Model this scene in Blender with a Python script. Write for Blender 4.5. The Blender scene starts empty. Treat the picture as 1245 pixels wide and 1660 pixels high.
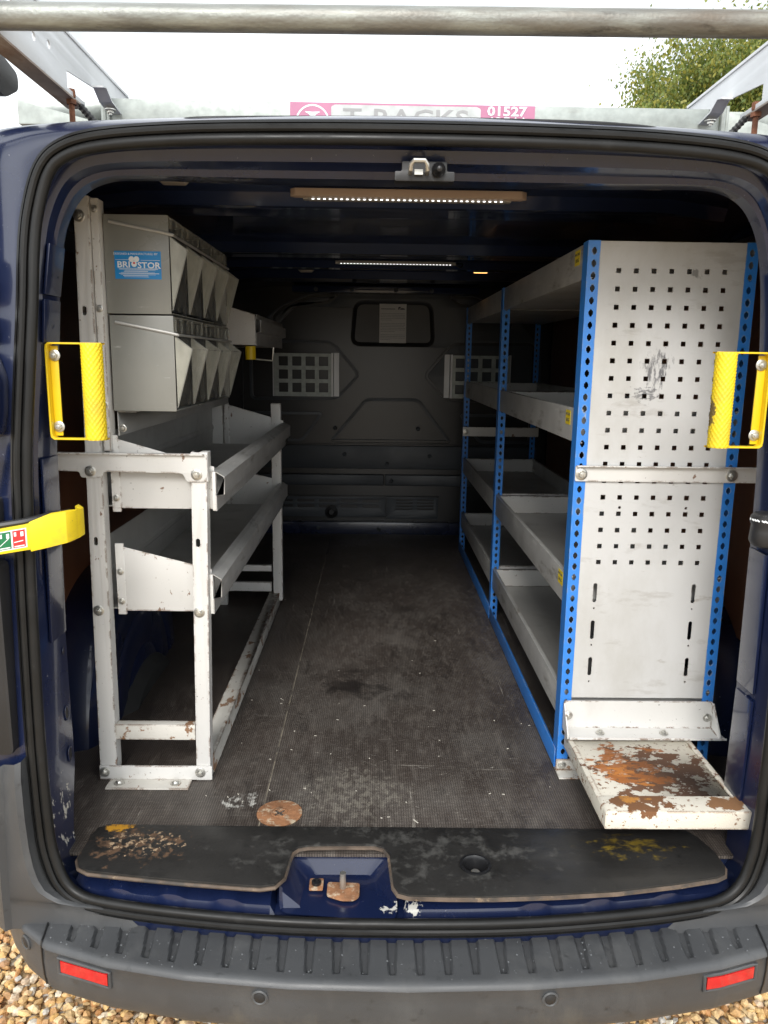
import bpy, bmesh, math, random
import numpy as np
from mathutils import Vector, Matrix
R = math.radians
random.seed(7); rng = np.random.default_rng(7)
sc = bpy.context.scene
col = sc.collection

# ------------------------------------------------------------------ camera
cam_d = bpy.data.cameras.new("camera"); cam = bpy.data.objects.new("camera", cam_d); col.objects.link(cam)
cam_d.sensor_fit = 'VERTICAL'; cam_d.sensor_height = 24.0; cam_d.lens = 24.0 * 1250 / 1660
cam_d.clip_start = 0.02; cam_d.clip_end = 2000
cam.matrix_world = (Matrix.Translation((0, 0, 1.54)) @ Matrix.Rotation(R(-0.8), 4, 'Z')
                    @ Matrix.Rotation(R(90 - 11.2), 4, 'X') @ Matrix.Rotation(R(0.8), 4, 'Z'))
sc.camera = cam
# ------------------------------------------------------------------ sky: bright overcast
world = bpy.data.worlds.new("World"); sc.world = world; world.use_nodes = True
wn = world.node_tree.nodes; wl = world.node_tree.links
bg = wn['Background']
sky = wn.new('ShaderNodeTexSky'); sky.sky_type = 'NISHITA'; sky.sun_disc = False
SUN_EL, SUN_AZ = 35, 188            # azimuth clockwise from +Y (the sun stands behind the photographer)
sky.sun_elevation = R(SUN_EL); sky.sun_rotation = R(SUN_AZ)
tc = wn.new('ShaderNodeTexCoord'); mp = wn.new('ShaderNodeMapping'); mp.inputs['Scale'].default_value = (1, 1, 2.2)
nz = wn.new('ShaderNodeTexNoise'); nz.inputs['Scale'].default_value = 2.1; nz.inputs['Detail'].default_value = 6; nz.inputs['Roughness'].default_value = .55
rp = wn.new('ShaderNodeValToRGB')
rp.color_ramp.elements[0].position = .41; rp.color_ramp.elements[0].color = (3.2, 3.4, 3.5, 1)
rp.color_ramp.elements[1].position = .68; rp.color_ramp.elements[1].color = (10.2, 10.4, 10.5, 1)
mx = wn.new('ShaderNodeMix'); mx.data_type = 'RGBA'; mx.inputs['Factor'].default_value = .93
wl.new(tc.outputs['Generated'], mp.inputs['Vector']); wl.new(mp.outputs[0], nz.inputs['Vector'])
wl.new(nz.outputs['Fac'], rp.inputs[0]); wl.new(sky.outputs[0], mx.inputs['A']); wl.new(rp.outputs[0], mx.inputs['B'])
wl.new(mx.outputs['Result'], bg.inputs['Color']); bg.inputs['Strength'].default_value = 0.132
# ------------------------------------------------------------------ sun through thin cloud
sd = bpy.data.lights.new("sun", 'SUN'); sd.energy = 1.25; sd.angle = R(22); sd.color = (1.0, .97, .93)
so = bpy.data.objects.new("sun", sd); col.objects.link(so)
sv = Vector((math.sin(R(SUN_AZ)) * math.cos(R(SUN_EL)), math.cos(R(SUN_AZ)) * math.cos(R(SUN_EL)), math.sin(R(SUN_EL))))
so.rotation_euler = sv.to_track_quat('Z', 'Y').to_euler(); so.location = sv * 30
sc.view_settings.view_transform = 'Standard'; sc.view_settings.look = 'None'
sc.view_settings.exposure = 1.22; sc.view_settings.gamma = 1
sc.cycles.use_denoising = True
sc.cycles.max_bounces = 10; sc.cycles.diffuse_bounces = 6; sc.cycles.transparent_max_bounces = 16

FZ = 0.60          # load floor
XC = 0.065         # centre line of the van

# ------------------------------------------------------------------ materials
def mat(name, base, rough=.5, metal=0., var=.12, vs=6., layers=(), bump=0., bs=200., coat=0., stretch=(1, 1, 1), spec=.5, emit=None, rvar=0., edge=None):
    """layers: (colour, scale, lo, hi, stretch, sphere centre or None, sphere radii, roughness or None, amount)"""
    m = bpy.data.materials.new(name); m.use_nodes = True
    n = m.node_tree.nodes; l = m.node_tree.links; b = n['Principled BSDF']
    b.inputs['Roughness'].default_value = rough; b.inputs['Metallic'].default_value = metal
    b.inputs['Coat Weight'].default_value = coat; b.inputs['Coat Roughness'].default_value = .06
    b.inputs['Specular IOR Level'].default_value = spec
    t = n.new('ShaderNodeTexCoord')
    def noise(scale, st, detail=5, off=(0, 0, 0), rg_=.5):
        mp = n.new('ShaderNodeMapping'); mp.inputs['Scale'].default_value = st; mp.inputs['Location'].default_value = off
        l.new(t.outputs['Object'], mp.inputs['Vector'])
        z = n.new('ShaderNodeTexNoise'); z.inputs['Scale'].default_value = scale; z.inputs['Detail'].default_value = detail; z.inputs['Roughness'].default_value = rg_
        l.new(mp.outputs[0], z.inputs['Vector']); return z.outputs['Fac']
    def maprange(src, lo, hi, a=0., c=1.):
        r = n.new('ShaderNodeMapRange'); r.inputs[1].default_value = lo; r.inputs[2].default_value = hi
        r.inputs[3].default_value = a; r.inputs[4].default_value = c; l.new(src, r.inputs[0]); return r.outputs[0]
    def mixc(fac, a, c):
        x = n.new('ShaderNodeMix'); x.data_type = 'RGBA'; l.new(fac, x.inputs['Factor'])
        for s, v in (('A', a), ('B', c)):
            if isinstance(v, tuple): x.inputs[s].default_value = (*v[:3], 1)
            else: l.new(v, x.inputs[s])
        return x.outputs['Result']
    def math_(op, a, c):
        x = n.new('ShaderNodeMath'); x.operation = op
        for i, v in enumerate((a, c)):
            if isinstance(v, (int, float)): x.inputs[i].default_value = v
            else: l.new(v, x.inputs[i])
        return x.outputs[0]
    lo = tuple(c * (1 - var) for c in base); hi = tuple(min(c * (1 + var), 1) for c in base)
    f = maprange(noise(vs, stretch), .3, .7)
    c = mixc(f, lo, hi)
    rg = None
    if rvar: rg = maprange(noise(vs * 1.7, stretch, off=(3, 1, 2)), .3, .7, rough - rvar, rough + rvar)
    for i, L in enumerate(layers):
        colr, s, a, d, st, cen, rad, rr, amt = L
        src = noise(s, st, 9, (i * 3.7, i * 1.3, i * 5.1), .66)
        if cen is not None:
            mp = n.new('ShaderNodeMapping'); mp.vector_type = 'POINT'
            mp.inputs['Scale'].default_value = tuple(1 / q for q in rad)
            mp.inputs['Location'].default_value = tuple(-p / q for p, q in zip(cen, rad))
            l.new(t.outputs['Object'], mp.inputs['Vector'])
            le = n.new('ShaderNodeVectorMath'); le.operation = 'LENGTH'; l.new(mp.outputs[0], le.inputs[0])
            src = math_('ADD', src, maprange(le.outputs['Value'], 1.0, .30, -.32, 0.))
        k = maprange(src, a, d)
        if amt != 1: k = math_('MULTIPLY', k, amt)
        c = mixc(k, c, colr)
        if rr is not None:
            x = n.new('ShaderNodeMix'); l.new(k, x.inputs[0])
            if rg is None: x.inputs[2].default_value = rough
            else: l.new(rg, x.inputs[2])
            x.inputs[3].default_value = rr; rg = x.outputs[0]
    if edge:                     # paint worn off along folds and corners
        ecol, erad, ea, eb = edge
        bv = n.new('ShaderNodeBevel'); bv.samples = 4; bv.inputs['Radius'].default_value = erad
        ge = n.new('ShaderNodeNewGeometry'); dt = n.new('ShaderNodeVectorMath'); dt.operation = 'DOT_PRODUCT'
        l.new(bv.outputs[0], dt.inputs[0]); l.new(ge.outputs['Normal'], dt.inputs[1])
        em = maprange(dt.outputs['Value'], .995, .90)
        k = math_('MULTIPLY', em, maprange(noise(28, (1, 1, 1), 8, (9, 4, 2), .68), ea, eb))
        c = mixc(k, c, ecol)
    l.new(c, b.inputs['Base Color'])
    if rg is not None: l.new(rg, b.inputs['Roughness'])
    if bump:
        bp = n.new('ShaderNodeBump'); bp.inputs['Strength'].default_value = bump; bp.inputs['Distance'].default_value = .002
        l.new(noise(bs, (1, 1, 1), 3), bp.inputs['Height']); l.new(bp.outputs[0], b.inputs['Normal'])
    if emit:
        b.inputs['Emission Color'].default_value = (*emit[0], 1); b.inputs['Emission Strength'].default_value = emit[1]
    return m
O = (1, 1, 1)
RUST = (.13, .045, .014); ORUST = (.36, .12, .025)
MT = {}
MT['navy'] = mat('navy_paint', (.006, .0115, .042), .30, var=.15, vs=3, coat=.55, layers=[((.05, .055, .07), 9, .60, .80, (1, 1, .6), None, None, .5, .35), ((.45, .43, .38), 60, .56, .58, (1, 1, .6), (-.56, 1.33, .66), (.14, .22, .20), .7, 1), ((.5, .49, .45), 55, .50, .53, O, (.06, 1.22, .58), (.09, .06, .05), .7, 1), ((.3, .3, .32), 120, .68, .70, O, None, None, .6, .7)], rvar=.08, bump=.03, bs=40)
MT['navy_dark'] = mat('navy_inner_paint', (.015, .023, .056), .11, var=.2, vs=4, layers=[((.07, .07, .075), 30, .66, .78, (1, .5, 1), None, None, .6, .5)], rvar=.1, bump=.04, bs=12)
MT['seal'] = mat('seal_rubber', (.010, .010, .010), .40, var=.2, vs=14, spec=.3, layers=[((.07, .07, .067), 20, .60, .80, O, None, None, .7, .3)], rvar=.1)
MT['bumper'] = mat('bumper_plastic', (.054, .056, .059), .42, var=.12, vs=5, layers=[((.10, .10, .098), 9, .50, .72, (1, 1, .5), None, None, .62, .5), ((.02, .021, .022), 26, .60, .66, O, None, None, .18, .5), ((.17, .15, .11), 4, .5, .75, (2.5, 1, .4), (.06, 1.1, .42), (1.1, .3, .10), .7, .55)], bump=.15, bs=700, rvar=.08)
MT['reflector'] = mat('red_reflector', (.50, .010, .014), .14, var=.12, vs=60, coat=.7, bump=.35, bs=420)
MT['blackplastic_and_shade'] = mat('black_plastic_and_shade', (.018, .018, .019), .45, var=.2, layers=[((.08, .08, .08), 40, .64, .8, O, None, None, .7, .4)], bump=.08, bs=500)  # real black plastic, also the painted shade inside the tilt bins
MT['bulk'] = mat('bulkhead_plastic', (.040, .049, .060), .42, var=.10, vs=3, layers=[((.085, .085, .085), 9, .60, .82, (1, 1, 2.4), None, None, .6, .45)], bump=.12, bs=420, rvar=.08)
MT['ply'] = mat('brown_ply', (.17, .072, .038), .48, var=.25, vs=5, stretch=(1, 1, .25), layers=[((.2, .11, .07), 60, .66, .72, (1, 1, .2), None, None, .7, .5)], bump=.06, bs=90)
MT['galv'] = mat('galvanised_steel', (.36, .39, .37), .50, .45, var=.18, vs=40, layers=[((.50, .53, .50), 60, .5, .72, (.4, 1, 1), None, None, .55, .5), ((.22, .17, .12), 8, .62, .8, (.25, 1, 1), None, None, .6, .5)], rvar=.08)
MT['tube'] = mat('weathered_tube', (.23, .235, .22), .50, .55, var=.30, vs=22, stretch=(.15, 1, 1), layers=[((.42, .45, .42), 34, .50, .64, (.14, 1, 1), None, None, .6, .75), ((.12, .085, .055), 12, .48, .66, (.12, 1, 1), None, None, .6, .7), ((.05, .045, .04), 40, .62, .70, (.3, 1, 1), None, None, .6, .6)], rvar=.1, bump=.35, bs=160)
MT['alu'] = mat('painted_alloy', (.62, .63, .64), .42, .25, var=.08, layers=[((.35, .34, .33), 30, .62, .8, O, None, None, .6, .5)])
MT['rustbar'] = mat('rusty_flat_bar', (.30, .25, .21), .6, .3, var=.2, vs=20, layers=[((.20, .11, .07), 22, .5, .66, (1, .4, 1), None, None, .8, .8)])
MT['rust'] = mat('rusted_steel', (.16, .065, .035), .85, var=.4, vs=60, layers=[((.30, .13, .06), 90, .5, .7, O, None, None, None, .7)], bump=.4, bs=300)
CH = [((.34, .31, .26), 5, .55, .85, (1, 1, .5), None, None, .6, .45), ((.19, .10, .055), 34, .652, .668, (1, 1, .6), None, None, .8, .9), ((.12, .11, .10), 110, .66, .69, O, None, None, .7, .8)]
MT['white'] = mat('worn_white_paint', (.64, .63, .605), .42, var=.05, vs=4, layers=CH, bump=.05, bs=160, edge=((.15, .085, .05), .006, .50, .56))
MT['whiterust'] = mat('white_paint_rust_edges', (.60, .58, .53), .5, var=.1, vs=7, layers=[((.22, .11, .05), 26, .57, .60, (1, .6, 1), None, None, .85, .95), ((.06, .05, .045), 60, .66, .70, O, None, None, .8, .9), ((.36, .33, .28), 7, .5, .8, O, None, None, .6, .5)], bump=.1, bs=160, edge=((.14, .075, .04), .008, .44, .52))
MT['grey'] = mat('grey_tray_steel', (.44, .435, .415), .40, .2, var=.10, vs=5, layers=[((.56, .55, .52), 60, .62, .70, (2.5, .12, 1), None, None, .5, .6), ((.17, .155, .13), 8, .55, .8, O, None, None, .55, .55)], rvar=.08, bump=.05, bs=80)
MT['rail'] = mat('scuffed_rail_steel', (.47, .465, .45), .38, .3, var=.12, vs=9, layers=[((.62, .61, .58), 50, .56, .66, (2, .15, 1), None, None, .5, .7), ((.20, .18, .15), 24, .58, .68, (1, .3, 1), None, None, .55, .7)], rvar=.08)
MT['panel'] = mat('perforated_panel_paint', (.545, .545, .538), .38, var=.04, vs=3, layers=[
    ((.10, .10, .11), 90, .44, .54, (1, 1, .3), (.60, 1.65, 1.53), (.055, .1, .085), .6, .9),
    ((.10, .10, .11), 120, .45, .53, (.5, 1, 1), (.575, 1.65, 1.475), (.06, .1, .035), .6, .8),
    ((.13, .13, .13), 70, .46, .55, O, (.665, 1.65, 1.722), (.035, .1, .022), .6, .8),
    ((.25, .24, .22), 42, .66, .71, (1, 1, .5), (.50, 1.65, 1.46), (.06, .1, .22), .6, .8),
    ((.40, .39, .36), 14, .60, .8, (1, 1, .4), (.64, 1.65, .88), (.16, .1, .12), .6, .7),
    ((.26, .24, .22), 65, .69, .72, (.45, 1, 1), None, None, .6, .8), ((.30, .27, .23), 16, .66, .72, (.5, 1, 1.4), None, None, .6, .6), ((.42, .41, .38), 5, .48, .66, (1, 1, .5), None, None, .5, .6), ((.34, .32, .29), 26, .58, .68, (.35, 1, 1.2), None, None, .55, .45)], bump=.10, bs=9, edge=((.20, .17, .14), .003, .48, .58))
MT['blue'] = mat('blue_post_paint', (.035, .215, .66), .36, var=.06, vs=8, layers=[((.30, .38, .48), 30, .655, .69, (1, 1, .35), None, None, .5, .75), ((.02, .05, .12), 8, .62, .85, O, None, None, .5, .5)], bump=.04, bs=120, edge=((.26, .33, .42), .004, .50, .58))
MT['yellow'] = mat('yellow_coating', (.76, .53, .010), .42, var=.05, vs=10, layers=[((.45, .30, .03), 40, .62, .75, (1, 1, .6), None, None, .6, .6), ((.06, .05, .03), 70, .70, .73, O, None, None, .7, .9)], bump=.03)
MT['yellowrubber'] = mat('yellow_sleeve', (.78, .58, .015), .48, var=.06, vs=14, layers=[((.42, .30, .05), 16, .52, .72, O, None, None, .6, .5), ((.07, .045, .03), 60, .40, .46, (1, 1, .6), (.589, 1.350, 1.452), (.0075, .05, .06), .8, .9), ((.10, .08, .04), 120, .66, .69, O, None, None, .8, .7)], bump=.1, bs=90)
MT['zinc'] = mat('zinc_bolt', (.55, .54, .50), .34, .85, var=.15, vs=60, layers=[((.25, .19, .12), 120, .58, .7, O, None, None, .6, .6)])
MT['cab'] = mat('grey_cabinet_plastic', (.225, .225, .205), .30, var=.12, vs=5, layers=[((.52, .52, .49), 70, .64, .70, (.3, 1, 1.6), None, None, .5, .6), ((.27, .265, .24), 6, .5, .8, (1, 1, .5), None, None, .4, .6)], rvar=.06)
MT['paper'] = mat('paper', (.72, .71, .68), .7, var=.03)
MT['ink'] = mat('dark_ink', (.05, .05, .06), .7, var=.1)
MT['greyink'] = mat('grey_ink', (.33, .33, .33), .7, var=.1)
MT['stickblue'] = mat('blue_sticker', (.01, .23, .58), .35, var=.08)
MT['stickwhite'] = mat('white_sticker_print', (.76, .78, .78), .4, var=.05)
MT['stickpink'] = mat('faded_pink_sticker', (.46, .17, .28), .45, var=.12, vs=12)
MT['sticksilver'] = mat('faded_silver_print', (.48, .50, .49), .45, var=.14, vs=40)
MT['stickgreen'] = mat('green_sticker', (.01, .16, .06), .4, var=.06)
MT['stickred'] = mat('red_sticker', (.62, .03, .03), .4, var=.06)
MT['stickyellow'] = mat('yellow_label', (.80, .62, .02), .45, var=.06)
MT['redstick'] = MT['stickred']
MT['ledbody'] = mat('led_housing', (.36, .34, .31), .4, .3, var=.08)
MT['tan'] = mat('tan_batten', (.46, .34, .26), .5, var=.1, vs=8)
MT['led'] = mat('led_dot', (.9, .9, .85), .3, var=0, emit=((.97, .97, .95), 1.1))
MT['lens'] = mat('lamp_lens', (.45, .40, .34), .3, var=.1, vs=40)
MT['lit'] = mat('lit_lamp_lens', (.9, .6, .3), .3, var=0, emit=((1, .50, .15), 1.5))
MT['rubber_and_shade'] = mat('dark_rubber_and_shade', (.012, .012, .013), .3, var=.2)  # real dark rubber, also painted shade for post holes and bulkhead grooves
MT['tyre'] = mat('tyre_rubber', (.022, .022, .022), .8, var=.2)
MT['bark'] = mat('bark', (.12, .09, .065), .9, var=.4, vs=4, stretch=(3, 3, .4), bump=.8, bs=12)
MT['water'] = mat('water_drop', (.11, .115, .12), .06, var=0, coat=.8, spec=.5)
MT['debris'] = mat('pale_debris', (.62, .58, .50), .8, var=.25, vs=80)
MT['plyedge'] = mat('ply_edge', (.10, .072, .052), .75, var=.45, vs=30, layers=[((.05, .045, .04), 18, .50, .62, O, None, None, .8, .85), ((.36, .26, .16), 40, .60, .7, O, None, None, .8, .7)])

def clear_plastic(name, lo_, hi_):
    m = bpy.data.materials.new(name); m.use_nodes = True
    n = m.node_tree.nodes; l = m.node_tree.links; b = n['Principled BSDF']
    b.inputs['Roughness'].default_value = .18
    t = n.new('ShaderNodeTexCoord'); z = n.new('ShaderNodeTexNoise'); z.inputs['Scale'].default_value = 38; z.inputs['Detail'].default_value = 6
    mp = n.new('ShaderNodeMapping'); mp.inputs['Scale'].default_value = (1, 1, .45); l.new(t.outputs['Object'], mp.inputs[0]); l.new(mp.outputs[0], z.inputs['Vector'])
    r = n.new('ShaderNodeMapRange'); r.inputs[1].default_value = .35; r.inputs[2].default_value = .75; r.inputs[3].default_value = lo_; r.inputs[4].default_value = hi_
    l.new(z.outputs['Fac'], r.inputs[0]); l.new(r.outputs[0], b.inputs['Alpha'])
    b.inputs['Base Color'].default_value = (.44, .435, .375, 1)
    return m
MT['clear'] = clear_plastic('clear_bin_plastic', .04, .30); MT['frost'] = clear_plastic('frosted_bin_side', .55, .85)

def floor_rubber():
    m = mat('ribbed_floor_rubber', (.072, .059, .051), .42, var=.25, vs=3, layers=[
        ((.15, .135, .12), 7, .45, .66, (1, .6, 1), (.10, 2.3, .6), (1.1, 3.2, .6), .72, .6),
        ((.36, .33, .27), 60, .45, .57, (1, .7, 1), (-.04, 1.55, .6), (.26, .24, .2), .8, .38),
        ((.52, .51, .47), 26, .49, .54, (1, .6, 1), (-.275, 1.515, .6), (.10, .075, .2), .85, .95),
        ((.40, .37, .32), 60, .64, .68, (.6, 1.2, 1), (.1, 1.6, .6), (.8, .8, .4), .8, .9),
        ((.26, .24, .21), 46, .68, .74, (.25, 3, 1), None, None, .8, .5), ((.24, .22, .19), 60, .67, .73, (2.5, .3, 1), None, None, .8, .45), ((.15, .13, .112), 34, .50, .64, (1.6, .45, 1), None, None, .7, .5), ((.030, .025, .023), 15, .56, .66, (1.3, .4, 1), None, None, .38, .55), ((.17, .15, .13), 90, .54, .62, (.5, 1.6, 1), None, None, .75, .45), ((.33, .30, .26), 20, .66, .685, (.12, 2.2, 1), None, None, .8, .6), ((.33, .30, .26), 17, .67, .69, (2.4, .10, 1), None, None, .8, .6),
        ((.020, .017, .016), 4.0, .47, .56, (1, 1, 1), (-.04, 2.12, .6), (.24, .40, .4), .36, .8)], rvar=.1)
    n = m.node_tree.nodes; l = m.node_tree.links
    t = n.new('ShaderNodeTexCoord')
    w = n.new('ShaderNodeTexWave'); w.bands_direction = 'X'; w.inputs['Scale'].default_value = 62; w.inputs['Distortion'].default_value = .3
    w2 = n.new('ShaderNodeTexWave'); w2.bands_direction = 'Y'; w2.inputs['Scale'].default_value = 62; w2.inputs['Distortion'].default_value = .3
    l.new(t.outputs['Object'], w.inputs[0]); l.new(t.outputs['Object'], w2.inputs[0])
    a = n.new('ShaderNodeMath'); a.operation = 'MULTIPLY'; l.new(w.outputs['Fac'], a.inputs[0]); l.new(w2.outputs['Fac'], a.inputs[1])
    b = n.new('ShaderNodeBump'); b.inputs['Strength'].default_value = .45; b.inputs['Distance'].default_value = .0012
    l.new(a.outputs[0], b.inputs['Height']); l.new(b.outputs[0], n['Principled BSDF'].inputs['Normal'])
    bc = n['Principled BSDF'].inputs['Base Color']; src = bc.links[0].from_socket      # dust sits in the moulded grid
    q = n.new('ShaderNodeMapRange'); q.inputs[3].default_value = .62; q.inputs[4].default_value = 1.55; l.new(a.outputs[0], q.inputs[0])
    sc_ = n.new('ShaderNodeVectorMath'); sc_.operation = 'SCALE'; l.new(src, sc_.inputs[0]); l.new(q.outputs[0], sc_.inputs['Scale']); l.new(sc_.outputs[0], bc)
    return m
MT['floor'] = floor_rubber()
MT['board'] = mat('black_faced_board', (.022, .021, .020), .42, spec=.35, var=.3, vs=9, layers=[
    ((.075, .073, .068), 26, .50, .64, O, (.05, 1.32, .6), (.75, .25, .2), .6, .8),
    ((.14, .08, .045), 45, .48, .55, O, (-.45, 1.34, .61), (.20, .12, .1), .8, .7), ((.38, .27, .17), 85, .55, .585, O, (-.44, 1.35, .61), (.20, .11, .1), .8, .9),
    ((.55, .27, .02), 40, .44, .52, O, (-.50, 1.40, .61), (.07, .028, .1), .6, .95),
    ((.22, .15, .015), 60, .46, .60, (.5, 1, 1), (.50, 1.345, .61), (.17, .07, .1), .6, .7),
    ((.45, .42, .36), 150, .69, .71, O, (.50, 1.33, .61), (.25, .14, .1), .8, .9),
    ((.012, .012, .012), 30, .55, .63, O, None, None, .35, .6)], bump=.2, bs=160, rvar=.1)
MT['rustplate'] = mat('rusted_white_plate', (.66, .62, .53), .5, var=.06, layers=[
    ((.15, .07, .035), 30, .44, .46, (.8, 1, 1), (.60, 1.47, .70), (.25, .22, .1), .9, 1),
    (ORUST, 26, .46, .50, (.6, 1, 1), (.55, 1.49, .70), (.18, .19, .1), .85, .95),
    ((.52, .19, .035), 40, .52, .56, (.6, 1.2, 1), (.54, 1.47, .70), (.14, .14, .1), .85, .9),
    ((.34, .33, .30), 18, .55, .57, (.7, 1, 1), (.58, 1.50, .70), (.13, .08, .05), .6, .9),
    ((.66, .62, .53), 26, .56, .575, O, (.68, 1.47, .70), (.10, .18, .05), .5, 1),
    ((.17, .075, .03), 15, .44, .455, O, (.535, 1.340, .71), (.14, .075, .04), .9, 1),
    ((.50, .22, .04), 30, .50, .56, O, (.50, 1.352, .71), (.09, .035, .03), .9, .9),
    ((.23, .115, .05), 20, .45, .465, O, (.69, 1.345, .71), (.07, .06, .03), .9, 1),
    ((.20, .10, .045), 80, .60, .62, O, None, None, .85, .95)], bump=.35, bs=240, edge=((.20, .09, .04), .008, .48, .54))
MT['disc'] = mat('rusted_disc', (.28, .13, .06), .85, var=.35, vs=50, layers=[((.52, .44, .32), 45, .52, .62, O, None, None, .9, .8), ((.10, .045, .02), 30, .56, .7, O, None, None, .9, .8)], bump=.4, bs=300)

# ------------------------------------------------------------------ mesh helpers
class MB:
    def __init__(s): s.v = []; s.f = []; s.m = []
    def add(s, vs, fs, mi=0):
        o = len(s.v); s.v += [tuple(p) for p in vs]; s.f += [tuple(i + o for i in f) for f in fs]; s.m += [mi] * len(fs); return s
    def box(s, x0, x1, y0, y1, z0, z1, mi=0):
        v = [(x, y, z) for z in (z0, z1) for y in (y0, y1) for x in (x0, x1)]
        return s.add(v, [(0, 2, 3, 1), (4, 5, 7, 6), (0, 1, 5, 4), (2, 6, 7, 3), (0, 4, 6, 2), (1, 3, 7, 5)], mi)
    def prism(s, poly, axis, a, b, mi=0):
        """poly in the two other axes, extruded along axis from a to b. 'X': (y,z)  'Y': (x,z)  'Z': (x,y)"""
        def P(p, t): return {'X': (t, p[0], p[1]), 'Y': (p[0], t, p[1]), 'Z': (p[0], p[1], t)}[axis]
        n = len(poly)
        return s.add([P(p, a) for p in poly] + [P(p, b) for p in poly],
                     [tuple(range(n))[::-1], tuple(range(n, 2 * n))] + [(i, (i + 1) % n, n + (i + 1) % n, n + i) for i in range(n)], mi)
    def loft(s, rings, closed=True, mi=0, cap=False):
        n = len(rings[0]); fs = []
        for k in range(len(rings) - 1):
            for i in range(n if closed else n - 1):
                j = (i + 1) % n; fs.append((k * n + i, k * n + j, (k + 1) * n + j, (k + 1) * n + i))
        if cap: fs += [tuple(range(n))[::-1], tuple(range((len(rings) - 1) * n, len(rings) * n))]
        return s.add([p for r in rings for p in r], fs, mi)
    def tube(s, path, r, n=10, closed=False, mi=0, cap=True):
        P = [Vector(p) for p in path]; m = len(P); rings = []; up = None
        for i in range(m):
            a = P[(i - 1) % m] if (closed or i) else P[i]; b = P[(i + 1) % m] if (closed or i < m - 1) else P[i]
            t = (b - a).normalized()
            if up is None: up = t.orthogonal().normalized()
            up = (up - t * up.dot(t)).normalized(); w = t.cross(up)
            rr = r[i] if isinstance(r, (list, tuple)) else r
            rings.append([P[i] + (up * math.cos(q) + w * math.sin(q)) * rr for q in (2 * math.pi * k / n for k in range(n))])
        if closed: rings.append(rings[0])
        return s.loft(rings, True, mi, cap and not closed)
    def lathe(s, prof, c, ax, n=24, mi=0):
        """prof: (r, t) along axis vector ax from point c"""
        ax = Vector(ax).normalized(); u = ax.orthogonal().normalized(); w = ax.cross(u); c = Vector(c)
        return s.loft([[c + ax * t + (u * math.cos(q) + w * math.sin(q)) * max(r, 1e-5) for q in (2 * math.pi * k / n for k in range(n))] for r, t in prof], True, mi)

ROOT = {}
def link(o, parent):
    col.objects.link(o)
    if parent is not None:
        o.parent = parent
        L = ROOT.get(parent.name)
        if L is not None: o.matrix_parent_inverse = Matrix.Translation(-L)
def finish_mesh(me, mats, smooth, bevel, autosmooth=True):
    for m in (mats if isinstance(mats, (list, tuple)) else [mats]): me.materials.append(MT[m] if isinstance(m, str) else m)
    bm = bmesh.new(); bm.from_mesh(me)
    bmesh.ops.remove_doubles(bm, verts=bm.verts, dist=1e-6)
    bmesh.ops.recalc_face_normals(bm, faces=bm.faces)
    if bevel:
        es = [e for e in bm.edges if len(e.link_faces) == 2 and e.calc_face_angle(0) > .5]
        if es: bmesh.ops.bevel(bm, geom=es, offset=bevel, segments=2, affect='EDGES', profile=.6, clamp_overlap=True)
    for f in bm.faces: f.smooth = smooth
    if smooth:
        for e in bm.edges:
            if len(e.link_faces) == 2 and e.calc_face_angle(0) > .6: e.smooth = False
    bm.to_mesh(me); bm.free()
def build(mb, name, mats, parent=None, bevel=0., smooth=False):
    me = bpy.data.meshes.new(name); me.from_pydata(mb.v, [], mb.f)
    me.polygons.foreach_set('material_index', mb.m)
    finish_mesh(me, mats, smooth or bool(bevel), bevel)
    o = bpy.data.objects.new(name, me); link(o, parent); return o
def thing(name, label, cat, loc=(0, 0, 0), group=None):
    o = bpy.data.objects.new(name, None); o.empty_display_size = .1; col.objects.link(o); o.location = loc
    ROOT[o.name] = Vector(loc); return tag(o, label, cat, group)
def tag(o, label, cat, group=None, kind=None):
    o['label'] = label; o['category'] = cat
    if group: o['group'] = group
    if kind: o['kind'] = kind
    return o
def rrect(x0, x1, z0, z1, r, n=5):
    out = []
    for cx, cz, a in ((x1 - r, z1 - r, 0), (x0 + r, z1 - r, 90), (x0 + r, z0 + r, 180), (x1 - r, z0 + r, 270)):
        out += [(cx + r * math.cos(R(a + 90 * k / n)), cz + r * math.sin(R(a + 90 * k / n))) for k in range(n + 1)]
    return out
def rpoly(pts, r, n=4):
    """round the corners of a polygon"""
    out = []; m = len(pts)
    for i in range(m):
        a, b, c = Vector(pts[i - 1]), Vector(pts[i]), Vector(pts[(i + 1) % m])
        d1 = (a - b); d2 = (c - b); k = min(r, d1.length * .45, d2.length * .45)
        p, q = b + d1.normalized() * k, b + d2.normalized() * k
        for j in range(n + 1):
            t = j / n; out.append(tuple((p * (1 - t) ** 2 + b * 2 * t * (1 - t) + q * t * t)))
    return out
def inset(pts, d):
    m = len(pts); out = []
    A = sum(pts[i][0] * pts[(i + 1) % m][1] - pts[(i + 1) % m][0] * pts[i][1] for i in range(m)); sg = 1 if A > 0 else -1
    for i in range(m):
        a, b, c = Vector(pts[i - 1]), Vector(pts[i]), Vector(pts[(i + 1) % m])
        t1 = (b - a).normalized(); t2 = (c - b).normalized()
        nn = (Vector((-t1.y, t1.x)) + Vector((-t2.y, t2.x))); nn = nn / max(nn.length, 1e-6)
        out.append(tuple(b + nn * d * sg))
    return out
def ell(cx, cz, rx, rz=None, n=14):
    rz = rz or rx
    return [(cx + rx * math.cos(2 * math.pi * k / n), cz + rz * math.sin(2 * math.pi * k / n)) for k in range(n)]
def slot(cx, cz, w, h, n=5):
    return rrect(cx - w / 2, cx + w / 2, cz - h / 2, cz + h / 2, min(w, h) * .499, n)
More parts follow.
